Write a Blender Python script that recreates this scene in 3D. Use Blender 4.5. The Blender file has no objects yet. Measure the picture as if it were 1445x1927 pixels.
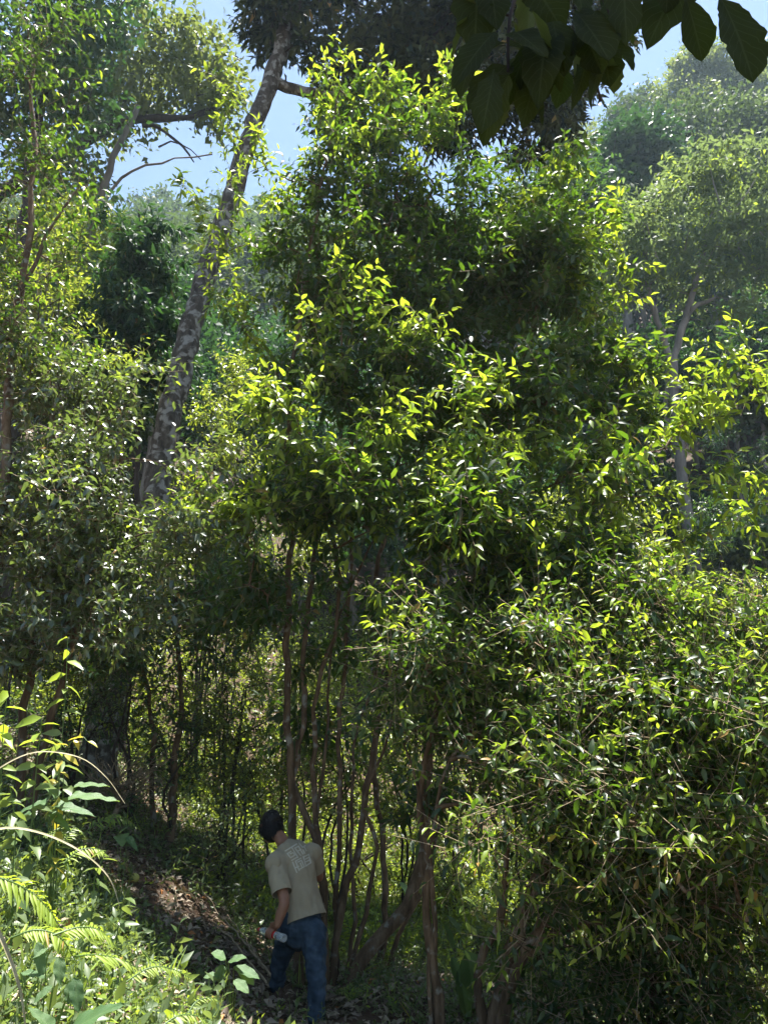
import bpy, bmesh, math
import numpy as np
from mathutils import Vector, Matrix, noise
from mathutils.bvhtree import BVHTree

# ------------------------------------------------------------------ camera, light, exposure
W, H, F = 1445, 1927, 1391.0
PITCH = math.radians(16.0)
CAM = np.array([0.0, 0.0, 2.3])
sc = bpy.context.scene
cam = bpy.data.cameras.new('camera')
cam_o = bpy.data.objects.new('camera', cam)
sc.collection.objects.link(cam_o)
cam.sensor_fit = 'VERTICAL'
cam.angle = 2 * math.atan(H / 2 / F)
cam.clip_start = 0.05
cam.clip_end = 3000
cam_o.location = CAM
cam_o.rotation_euler = (math.radians(90) + PITCH, 0, 0)
sc.camera = cam_o

SUN_AZ, SUN_EL = math.radians(25), math.radians(80)
world = bpy.data.worlds.new('World')
sc.world = world
world.use_nodes = True
nt = world.node_tree
sky = nt.nodes.new('ShaderNodeTexSky')
sky.sky_type = 'NISHITA'
sky.sun_disc = False
sky.sun_elevation = SUN_EL
sky.sun_rotation = SUN_AZ
sky.air_density = 1.0
sky.dust_density = 0.3
sky.ozone_density = 1.0
bg = nt.nodes['Background']
nt.links.new(sky.outputs[0], bg.inputs[0])
bg.inputs[1].default_value = 0.055
sun = bpy.data.lights.new('sun', 'SUN')
sun.energy = 5.0
sun.angle = math.radians(0.5)
sun.color = (1.0, 0.965, 0.90)
sun_o = bpy.data.objects.new('sun', sun)
sc.collection.objects.link(sun_o)
SDIR = Vector((math.sin(SUN_AZ) * math.cos(SUN_EL), math.cos(SUN_AZ) * math.cos(SUN_EL), math.sin(SUN_EL)))
sun_o.rotation_euler = SDIR.to_track_quat('Z', 'Y').to_euler()
sun_o.location = SDIR * 50
vs = sc.view_settings
vs.view_transform = 'Standard'
vs.look = 'None'
vs.gamma = 1
vs.use_curve_mapping = False
vs.exposure = 2.08
try:
    cy_ = sc.cycles
    cy_.max_bounces = 5
    cy_.diffuse_bounces = 2
    cy_.glossy_bounces = 2
    cy_.transmission_bounces = 3
    cy_.volume_bounces = 0
    cy_.use_denoising = True
except Exception as e:
    print(e)

# ------------------------------------------------------------------ helpers
cp, sp = math.cos(PITCH), math.sin(PITCH)
def P(px, py, D):
    """the point at distance D ahead (world y) seen at photo pixel px, py"""
    cx = (px - W / 2) / F
    cyy = -(py - H / 2) / F
    d = np.array([cx, cp - cyy * sp, sp + cyy * cp])
    return CAM + d * (D / d[1])
def mpp(py, D):
    cyy = -(py - H / 2) / F
    return D / (cp - cyy * sp) / F      # metres per photo pixel there
RG = np.random.default_rng
def unit(v):
    return v / np.maximum(np.linalg.norm(v, axis=-1, keepdims=True), 1e-9)

def link(o):
    sc.collection.objects.link(o)
    return o
def tag(o, label=None, cat=None, group=None, kind=None):
    if label: o['label'] = label
    if cat: o['category'] = cat
    if group: o['group'] = group
    if kind: o['kind'] = kind
    return o
def thing(name, label, cat, loc=(0, 0, 0), group=None):
    o = bpy.data.objects.new(name, None)
    o.empty_display_size = 0.2
    o.location = [float(a) for a in loc]
    link(o)
    return tag(o, label, cat, group)

def mesh_np(name, V, Fs, mat, parent=None, attrs=None, smooth=True, uv=None):
    """V (n,3) world coords; Fs: list of (m,k) index arrays"""
    me = bpy.data.meshes.new(name)
    V = np.asarray(V, dtype=np.float64)
    off = np.zeros(3)
    if parent is not None:
        q = parent
        while q is not None:
            off = off + np.array(q.location); q = q.parent
    V = (V - off).astype(np.float32)
    if not isinstance(Fs, list): Fs = [Fs]
    Fs = [f for f in Fs if len(f)]
    me.vertices.add(len(V))
    me.vertices.foreach_set('co', V.ravel())
    loops = np.concatenate([f.ravel() for f in Fs]).astype(np.int32)
    counts = np.concatenate([np.full(len(f), f.shape[1]) for f in Fs])
    me.loops.add(len(loops))
    me.loops.foreach_set('vertex_index', loops)
    me.polygons.add(len(counts))
    st = np.concatenate([[0], np.cumsum(counts)[:-1]]).astype(np.int32)
    me.polygons.foreach_set('loop_start', st)
    me.polygons.foreach_set('loop_total', counts.astype(np.int32))
    me.polygons.foreach_set('use_smooth', np.full(len(counts), smooth, dtype=bool))
    if attrs:
        for k, a in attrs.items():
            at = me.attributes.new(k, 'FLOAT', 'POINT')
            at.data.foreach_set('value', np.asarray(a, dtype=np.float32))
    if uv is not None:
        l = me.uv_layers.new(name='UVMap')
        l.data.foreach_set('uv', np.asarray(uv, dtype=np.float32)[loops].ravel())
    me.update(calc_edges=True)
    me.materials.append(mat)
    o = bpy.data.objects.new(name, me)
    if parent is not None: o.parent = parent
    return link(o)

# ------------------------------------------------------------------ materials
def new_mat(name):
    m = bpy.data.materials.new(name)
    m.use_nodes = True
    n = m.node_tree.nodes
    n.clear()
    return m, n, m.node_tree.links
def N(n, t, **kw):
    x = n.new(t)
    for k, v in kw.items(): setattr(x, k, v)
    return x
def mixc(n, l, fac, a, b):
    m = n.new('ShaderNodeMix')
    m.data_type = 'RGBA'
    for s, v in ((0, fac), (6, a), (7, b)):
        if hasattr(v, 'is_linked') or hasattr(v, 'links'): l.new(v, m.inputs[s])
        else: m.inputs[s].default_value = v if s == 0 else (*v, 1)
    return m.outputs[2]

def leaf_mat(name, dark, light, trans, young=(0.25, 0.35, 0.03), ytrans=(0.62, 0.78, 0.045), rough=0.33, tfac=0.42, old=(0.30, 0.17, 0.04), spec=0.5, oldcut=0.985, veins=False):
    m, n, l = new_mat(name)
    out = N(n, 'ShaderNodeOutputMaterial')
    at = N(n, 'ShaderNodeAttribute', attribute_name='tint')
    ay = N(n, 'ShaderNodeAttribute', attribute_name='young')  # yellow new-leaf share; on the tall tea tree it also carries painted sunlight
    geo = N(n, 'ShaderNodeNewGeometry')
    base = mixc(n, l, at.outputs['Fac'], dark, light)
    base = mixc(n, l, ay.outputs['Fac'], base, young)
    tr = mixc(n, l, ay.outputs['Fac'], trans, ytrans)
    gt = N(n, 'ShaderNodeMath', operation='GREATER_THAN')
    l.new(at.outputs['Fac'], gt.inputs[0]); gt.inputs[1].default_value = oldcut
    base = mixc(n, l, gt.outputs[0], base, old)
    # pale underside
    und = mixc(n, l, 0.35, base, (0.22, 0.27, 0.12))
    base2 = mixc(n, l, geo.outputs['Backfacing'], base, und)
    bump = None
    if veins:
        uvn = N(n, 'ShaderNodeUVMap')
        sep = N(n, 'ShaderNodeSeparateXYZ'); l.new(uvn.outputs[0], sep.inputs[0])
        ab = N(n, 'ShaderNodeMath', operation='ABSOLUTE'); l.new(sep.outputs[0], ab.inputs[0])
        s1 = N(n, 'ShaderNodeMath', operation='MULTIPLY_ADD'); l.new(ab.outputs[0], s1.inputs[0]); s1.inputs[1].default_value = -0.28; l.new(sep.outputs[1], s1.inputs[2])
        s2 = N(n, 'ShaderNodeMath', operation='MULTIPLY'); l.new(s1.outputs[0], s2.inputs[0]); s2.inputs[1].default_value = 9.0
        s3 = N(n, 'ShaderNodeMath', operation='FRACT'); l.new(s2.outputs[0], s3.inputs[0])
        s4 = N(n, 'ShaderNodeMath', operation='LESS_THAN'); l.new(s3.outputs[0], s4.inputs[0]); s4.inputs[1].default_value = 0.10
        s5 = N(n, 'ShaderNodeMath', operation='LESS_THAN'); l.new(ab.outputs[0], s5.inputs[0]); s5.inputs[1].default_value = 0.05
        s6 = N(n, 'ShaderNodeMath', operation='MAXIMUM'); l.new(s4.outputs[0], s6.inputs[0]); l.new(s5.outputs[0], s6.inputs[1])
        s7 = N(n, 'ShaderNodeMath', operation='MULTIPLY'); l.new(s6.outputs[0], s7.inputs[0]); s7.inputs[1].default_value = .28 if veins is True else veins
        base2 = mixc(n, l, s7.outputs[0], base2, (0.28, 0.36, 0.16))
        tr = mixc(n, l, s7.outputs[0], tr, (0.1, 0.14, 0.03))
        no = N(n, 'ShaderNodeTexNoise'); no.inputs['Scale'].default_value = 60
        ad = N(n, 'ShaderNodeMath', operation='MULTIPLY_ADD'); l.new(s6.outputs[0], ad.inputs[0]); ad.inputs[1].default_value = -1.0; l.new(no.outputs[0], ad.inputs[2])
        bump = N(n, 'ShaderNodeBump'); bump.inputs['Strength'].default_value = 0.5; bump.inputs['Distance'].default_value = 0.004
        l.new(ad.outputs[0], bump.inputs['Height'])
    pb = N(n, 'ShaderNodeBsdfPrincipled')
    l.new(base2, pb.inputs['Base Color'])
    pb.inputs['Roughness'].default_value = rough
    pb.inputs['Specular IOR Level'].default_value = spec
    tl = N(n, 'ShaderNodeBsdfTranslucent')
    l.new(tr, tl.inputs['Color'])
    if bump: l.new(bump.outputs[0], pb.inputs['Normal'])
    mx = N(n, 'ShaderNodeMixShader')
    mx.inputs[0].default_value = tfac
    l.new(pb.outputs[0], mx.inputs[1]); l.new(tl.outputs[0], mx.inputs[2])
    l.new(mx.outputs[0], out.inputs['Surface'])
    return m

def noise_mat(name, cols, scale=4, rough=0.85, bump=0.3, bdist=0.02, stretch=(1, 1, 1), patch=None, patch_scale=3, patch_cut=0.55, detail=6, spec=0.25):
    """procedural material: colour ramp over noise, optional second colour patches (lichen), bump"""
    m, n, l = new_mat(name)
    out = N(n, 'ShaderNodeOutputMaterial')
    tc = N(n, 'ShaderNodeTexCoord')
    mp = N(n, 'ShaderNodeMapping'); mp.inputs['Scale'].default_value = stretch
    l.new(tc.outputs['Object'], mp.inputs[0])
    no = N(n, 'ShaderNodeTexNoise'); no.inputs['Scale'].default_value = scale; no.inputs['Detail'].default_value = detail
    no.inputs['Roughness'].default_value = 0.65
    l.new(mp.outputs[0], no.inputs['Vector'])
    cr = N(n, 'ShaderNodeValToRGB')
    e = cr.color_ramp.elements
    e[0].position = 0.3; e[0].color = (*cols[0], 1)
    e[1].position = 0.7; e[1].color = (*cols[-1], 1)
    for i, c in enumerate(cols[1:-1]):
        x = e.new(0.3 + 0.4 * (i + 1) / (len(cols) - 1)); x.color = (*c, 1)
    l.new(no.outputs[0], cr.inputs[0])
    col = cr.outputs[0]
    if patch:
        n2 = N(n, 'ShaderNodeTexNoise'); n2.inputs['Scale'].default_value = patch_scale; n2.inputs['Detail'].default_value = 6
        n2.inputs['Distortion'].default_value = 0.3
        l.new(tc.outputs['Object'], n2.inputs['Vector'])
        r2 = N(n, 'ShaderNodeValToRGB')
        r2.color_ramp.elements[0].position = patch_cut; r2.color_ramp.elements[0].color = (0, 0, 0, 1)
        r2.color_ramp.elements[1].position = patch_cut + 0.09; r2.color_ramp.elements[1].color = (1, 1, 1, 1)
        l.new(n2.outputs[0], r2.inputs[0])
        pc = mixc(n, l, no.outputs[0], patch, tuple(c * 0.6 for c in patch))
        col = mixc(n, l, r2.outputs[0], col, pc)
    bp = N(n, 'ShaderNodeBump'); bp.inputs['Strength'].default_value = bump; bp.inputs['Distance'].default_value = bdist
    l.new(no.outputs[0], bp.inputs['Height'])
    pb = N(n, 'ShaderNodeBsdfPrincipled')
    l.new(col, pb.inputs['Base Color'])
    pb.inputs['Roughness'].default_value = rough
    pb.inputs['Specular IOR Level'].default_value = spec
    l.new(bp.outputs[0], pb.inputs['Normal'])
    l.new(pb.outputs[0], out.inputs['Surface'])
    return m

M = {}
M['tea'] = leaf_mat('tea_leaf', (0.011, 0.030, 0.009), (0.036, 0.068, 0.016), (0.10, 0.20, 0.010), rough=0.42, spec=.5)
M['silver'] = leaf_mat('silvery_tea_leaf', (0.030, 0.048, 0.020), (0.075, 0.10, 0.035), (0.17, 0.25, 0.04), rough=0.34, spec=1.2, tfac=.34)
M['glossy'] = leaf_mat('glossy_leaf', (0.015, 0.045, 0.016), (0.045, 0.085, 0.025), (0.10, 0.22, 0.02), rough=0.42, tfac=0.3)
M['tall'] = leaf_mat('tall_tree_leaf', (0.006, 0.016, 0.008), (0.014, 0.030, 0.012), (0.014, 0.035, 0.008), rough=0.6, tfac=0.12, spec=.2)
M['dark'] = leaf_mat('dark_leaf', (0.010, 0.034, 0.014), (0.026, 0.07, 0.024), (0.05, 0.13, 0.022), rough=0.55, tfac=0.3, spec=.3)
M['warm'] = leaf_mat('warm_leaf', (0.06, 0.085, 0.03), (0.11, 0.13, 0.045), (0.24, 0.30, 0.05), rough=0.55, tfac=0.35, spec=.3)
M['feather'] = leaf_mat('feathery_leaf', (0.06, 0.10, 0.042), (0.115, 0.155, 0.07), (0.19, 0.26, 0.07), rough=0.6, tfac=0.42, spec=.2)
M['far'] = leaf_mat('far_leaf', (0.03, 0.05, 0.022), (0.07, 0.095, 0.036), (0.09, 0.14, 0.03), rough=0.6, tfac=0.35, spec=.25)
M['bush'] = leaf_mat('bush_leaf', (0.035, 0.065, 0.018), (0.10, 0.14, 0.03), (0.38, 0.46, 0.04), rough=0.34, tfac=0.4)
M['herb'] = leaf_mat('herb_leaf', (0.05, 0.092, 0.032), (0.125, 0.17, 0.07), (0.24, 0.32, 0.06), rough=0.4, tfac=0.38)
M['herbv'] = leaf_mat('broad_herb_leaf', (0.06, 0.13, 0.045), (0.11, 0.19, 0.07), (0.28, 0.42, 0.06), rough=0.42, tfac=0.3, veins=True)
M['fern'] = leaf_mat('fern_leaf', (0.14, 0.21, 0.03), (0.26, 0.31, 0.05), (0.42, 0.50, 0.04), rough=0.5, tfac=0.4)
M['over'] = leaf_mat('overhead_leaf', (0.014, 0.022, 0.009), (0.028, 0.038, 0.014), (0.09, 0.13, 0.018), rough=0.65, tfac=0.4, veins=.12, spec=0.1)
M['yellow'] = leaf_mat('yellow_leaf', (0.35, 0.36, 0.05), (0.45, 0.34, 0.06), (0.6, 0.5, 0.04), rough=0.4)
M['litter'] = leaf_mat('dead_leaf', (0.075, 0.052, 0.036), (0.34, 0.27, 0.19), (0.10, 0.06, 0.02), young=(0.42, 0.34, 0.24), ytrans=(0.2, 0.15, 0.05), rough=0.6, tfac=0.12, old=(0.34, 0.13, 0.03), oldcut=0.96)
M['bark_tea'] = noise_mat('tea_bark', [(0.045, 0.030, 0.018), (0.12, 0.078, 0.044), (0.23, 0.165, 0.105)], scale=14, stretch=(1, 1, 0.22), patch=(0.30, 0.28, 0.23), patch_scale=9, patch_cut=0.57, bump=0.9, bdist=0.01)
M['bark_big'] = noise_mat('lichen_bark', [(0.03, 0.026, 0.020), (0.085, 0.073, 0.056), (0.17, 0.15, 0.12)], scale=11, stretch=(1, 1, .45), patch=(0.36, 0.35, 0.31), patch_scale=6.5, patch_cut=0.51, bump=1.0, bdist=0.04, detail=10)
M['bark_grey'] = noise_mat('grey_bark', [(0.10, 0.09, 0.075), (0.20, 0.18, 0.155), (0.28, 0.26, 0.23)], scale=3, stretch=(1, 1, 0.25), bump=0.5, bdist=0.03)
M['bark_dark'] = noise_mat('dark_bark', [(0.03, 0.025, 0.02), (0.07, 0.055, 0.045)], scale=6, stretch=(1, 1, 0.3), bump=0.5)
M['twig'] = noise_mat('twig_bark', [(0.18, 0.14, 0.08), (0.36, 0.28, 0.19)], scale=20, bump=0.1)
M['deadtwig'] = noise_mat('dead_wood', [(0.20, 0.10, 0.06), (0.34, 0.20, 0.13)], scale=10, bump=0.2)
M['straw'] = noise_mat('dry_stalk', [(0.25, 0.22, 0.12), (0.45, 0.40, 0.26)], scale=20, bump=0.1)
M['blade'] = leaf_mat('grass_blade', (0.10, 0.17, 0.05), (0.16, 0.25, 0.08), (0.3, 0.4, 0.08), rough=0.45, tfac=0.35)

# ground with soil, moss and dry patches
M['ground'] = noise_mat('forest_soil', [(0.035, 0.022, 0.014), (0.075, 0.046, 0.028), (0.13, 0.085, 0.055)], scale=2.5, patch=(0.06, 0.065, 0.03), patch_scale=3.5, patch_cut=0.56, bump=0.8, bdist=0.05, detail=9)

# ------------------------------------------------------------------ terrain
def ss(a, b, x):
    t = np.clip((x - a) / (b - a), 0, 1)
    return t * t * (3 - 2 * t)
def terrain(x, y):
    x = np.asarray(x, float); y = np.asarray(y, float)
    z = 0.05 + np.zeros(np.broadcast(x, y).shape)
    z = z + 0.78 * np.clip((6.5 - y) / 3.5, 0, 1)
    lx = np.clip(-x - 0.75, 0, None)
    z = z + np.where(lx < 5, 0.55 * lx, 2.75 + 0.3 * (lx - 5))
    rx = np.clip(x - 0.2, 0, 6)
    z = z - 0.18 * rx
    z = z - 0.06 * np.clip(y - 7, 0, 8)
    far = np.clip(y - 15, 0, None)
    up = np.where(far < 20, 0.60 * far, 12 + 0.86 * (far - 20))
    up = np.where(far > 72, 12 + 0.86 * 52 + 0.0 * far, up)
    z = z + up
    z = z + ss(15, 35, y) * 0.45 * np.clip(x - 3, 0, 40)
    z = z - ss(20, 60, y) * 0.26 * np.clip(-x, 0, 60)
    z = z + 0.06 * np.sin(x * 1.7 + 0.6 * y) * np.cos(y * 1.3 - 0.4 * x) + 0.03 * np.sin(4.1 * x + 1.0) * np.sin(3.7 * y)
    z = z + ss(15, 40, y) * 1.6 * np.sin(x * 0.21 + 1) * np.sin(y * 0.17)
    return z
def tz(x, y): return float(terrain(x, y))
def grid_axis(a, b, near, dn, far_n):
    u = np.linspace(-1, 1, far_n)
    v = np.sinh(u * 4.2) / np.sinh(4.2)
    return np.where(v < 0, near + (near - a) * v, near + (b - near) * v)
gx = grid_axis(-260, 260, 0, 0, 281)
gy = grid_axis(-220, 420, 6, 0, 281)
X, Y = np.meshgrid(gx, gy)
Z = terrain(X, Y) + np.random.default_rng(5).normal(0, 0.012, X.shape) * (np.abs(X) < 12)
V = np.stack([X.ravel(), Y.ravel(), Z.ravel()], 1)
nx = len(gx); ny = len(gy)
ii, jj = np.meshgrid(np.arange(nx - 1), np.arange(ny - 1))
a = (jj * nx + ii).ravel()
tag(mesh_np('ground', V, np.stack([a, a + 1, a + nx + 1, a + nx], 1), M['ground']), kind='structure')

# ------------------------------------------------------------------ leaf and branch geometry
LEAF = {
    0: (np.array([[0, 0, 0], [.30, -.5, 1], [.30, 0, 0], [.30, .5, 1], [.66, -.40, 1], [.66, 0, 0], [.66, .40, 1], [1, 0, 0]], float),
        np.array([[0, 2, 1], [0, 3, 2], [1, 2, 5], [1, 5, 4], [2, 3, 6], [2, 6, 5], [4, 5, 7], [5, 6, 7]])),
    1: (np.array([[0, 0, 0], [.42, -.5, 1], [.45, 0, 0], [.42, .5, 1], [1, 0, 0]], float),
        np.array([[0, 2, 1], [0, 3, 2], [1, 2, 4], [2, 3, 4]])),
    2: (np.array([[0, 0, 0], [.45, -.5, 0], [.45, .5, 0], [1, 0, 0]], float),
        np.array([[0, 2, 1], [1, 2, 3]])),
}
def leaves(pos, d, nrm, L, wr=0.38, fold=0.18, droop=0.22, lod=0):
    n = len(pos)
    T, Fc = LEAF[lod]
    d = unit(d)
    side = unit(np.cross(d, nrm))
    up = np.cross(side, d)
    L = np.broadcast_to(L, (n,)); wr = np.broadcast_to(wr, (n,)); droop = np.broadcast_to(droop, (n,))
    t = T[:, 0][None, :, None]; s = T[:, 1][None, :, None]; f = T[:, 2][None, :, None]
    Lc = L[:, None, None]
    V = (pos[:, None, :] + Lc * t * d[:, None, :] + Lc * wr[:, None, None] * s * side[:, None, :]
         + Lc * (f * fold * wr[:, None, None] * .9 - droop[:, None, None] * t * t) * up[:, None, :])
    k = len(T)
    Fi = (Fc[None] + (np.arange(n) * k)[:, None, None]).reshape(-1, 3)
    return V.reshape(-1, 3), Fi, k

def leaf_obj(name, parent, mat, pos, d, nrm, L, rng, young=None, lod=0, **kw):
    V, Fi, k = leaves(pos, d, nrm, L, lod=lod, **kw)
    n = len(pos)
    tint = np.repeat(rng.random(n), k)
    yg = np.repeat(young if young is not None else np.zeros(n), k)
    return mesh_np(name, V, Fi, mat, parent, {'tint': tint, 'young': yg})

def tube(pts, rad, sides=6, wob=0.0, rng=None):
    pts = np.asarray(pts, float); n = len(pts)
    rad = np.broadcast_to(rad, (n,))
    tg = np.gradient(pts, axis=0); tg = unit(tg)
    ref = np.array([0.31, 0.95, 0.05]) if abs(tg[:, 2]).mean() > 0.5 else np.array([0.1, 0.05, 1.0])
    u = unit(np.cross(tg, ref)); v = np.cross(tg, u)
    an = np.linspace(0, 2 * np.pi, sides, endpoint=False)
    r = rad[:, None] * np.ones(sides)
    if wob and rng is not None:
        r = r * (1 + wob * rng.normal(0, 1, r.shape))
    V = pts[:, None, :] + r[:, :, None] * (np.cos(an)[None, :, None] * u[:, None, :] + np.sin(an)[None, :, None] * v[:, None, :])
    i = np.arange(n - 1)[:, None] * sides; j = np.arange(sides)[None, :]; j2 = (j + 1) % sides
    Q = np.stack([i + j, i + j2, i + sides + j2, i + sides + j], -1).reshape(-1, 4)
    return V.reshape(-1, 3), Q
class Geo:
    def __init__(s): s.V = []; s.F = []; s.n = 0
    def add(s, V, Fq):
        s.V.append(V); s.F.append(Fq + s.n); s.n += len(V)
    def build(s, name, mat, parent=None, **kw):
        if not s.V: return None
        by = {}
        for f in s.F: by.setdefault(f.shape[1], []).append(f)
        return mesh_np(name, np.concatenate(s.V), [np.concatenate(v) for v in by.values()], mat, parent, **kw)
def catmull(pts, step=0.15):
    p = np.asarray(pts, float)
    if len(p) < 3:
        n = max(2, int(np.linalg.norm(p[1] - p[0]) / step) + 1)
        return p[0] + (p[1] - p[0]) * np.linspace(0, 1, n)[:, None]
    q = np.vstack([2 * p[0] - p[1], p, 2 * p[-1] - p[-2]])
    out = []
    for i in range(1, len(q) - 2):
        m = max(2, int(np.linalg.norm(q[i + 1] - q[i]) / step) + 1)
        t = np.linspace(0, 1, m, endpoint=False)[:, None]
        out.append(0.5 * ((2 * q[i]) + (-q[i - 1] + q[i + 1]) * t + (2 * q[i - 1] - 5 * q[i] + 4 * q[i + 1] - q[i + 2]) * t ** 2 + (-q[i - 1] + 3 * q[i] - 3 * q[i + 1] + q[i + 2]) * t ** 3))
    out.append(q[-2][None])
    return np.vstack(out)
def prisms(A, B, r):
    """thin 3-sided tapered sticks A->B"""
    n = len(A); d = unit(B - A)
    ref = np.tile([0.2, 0.3, 0.93], (n, 1)); u = unit(np.cross(d, ref)); v = np.cross(d, u)
    an = np.array([0, 2.094, 4.189]); r = np.broadcast_to(r, (n,))
    ring = np.cos(an)[None, :, None] * u[:, None] + np.sin(an)[None, :, None] * v[:, None]
    V = np.concatenate([A[:, None] + ring * r[:, None, None], B[:, None] + ring * r[:, None, None] * .5], 1)
    q = np.array([[0, 1, 4, 3], [1, 2, 5, 4], [2, 0, 3, 5]])
    return V.reshape(-1, 3), (q[None] + (np.arange(n) * 6)[:, None, None]).reshape(-1, 4)

def sample_blobs(blobs, rng):
    """blobs: (px, py, D, rpx, rpy, rD, n) -> points"""
    out = []
    for (px, py, D, rx, ry, rD, n) in blobs:
        k = max(2, int(n / 5))
        v = unit(rng.normal(size=(k, 3))) * (rng.random((k, 1)) ** 0.42) * (1 + .45 * (rng.random((k, 1)) < .15) * rng.random((k, 1)))
        m = mpp(py, D)
        c = P(px, py, D) + v * np.array([rx * m, rD, ry * m / 0.94])
        q = c[rng.integers(0, k, n)]
        out.append(q + rng.normal(0, 1, (n, 3)) * np.array([.17, .17, .11]))
    return np.concatenate(out)

def twig_leaves(A, d, ln, nper, Lf, rng, drp=0.35, upb=0.35):
    """leaves set alternately along twigs"""
    n = len(A)
    t = np.tile(np.linspace(0.15, 1.0, nper), n)
    idx = np.repeat(np.arange(n), nper)
    az = np.tile(np.arange(nper) * 2.4, n) + np.repeat(rng.random(n) * 6.28, nper) + rng.normal(0, .4, n * nper)
    D = unit(d)[idx]
    ref = np.tile([0.13, 0.21, 0.97], (len(D), 1))
    u = unit(np.cross(D, ref)); v = np.cross(D, u)
    rad = np.cos(az)[:, None] * u + np.sin(az)[:, None] * v
    k = (0.25 + 0.9 * t ** 3)[:, None]
    ld = D * k + rad * (1.05 - 0.5 * t ** 3)[:, None] + rng.normal(0, .18, D.shape)
    ld[:, 2] -= drp * rng.random(len(ld)) * 1.6
    pos = A[idx] + D * (t * ln[idx])[:, None]
    nrm = np.array([0, -.15, 1.0]) + rng.normal(0, .55, D.shape) + rad * 0.25
    L = Lf * (0.65 + 0.6 * rng.random(len(t))) * (1 - 0.35 * t ** 4)
    return pos, unit(ld), nrm, L, t, idx

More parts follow.
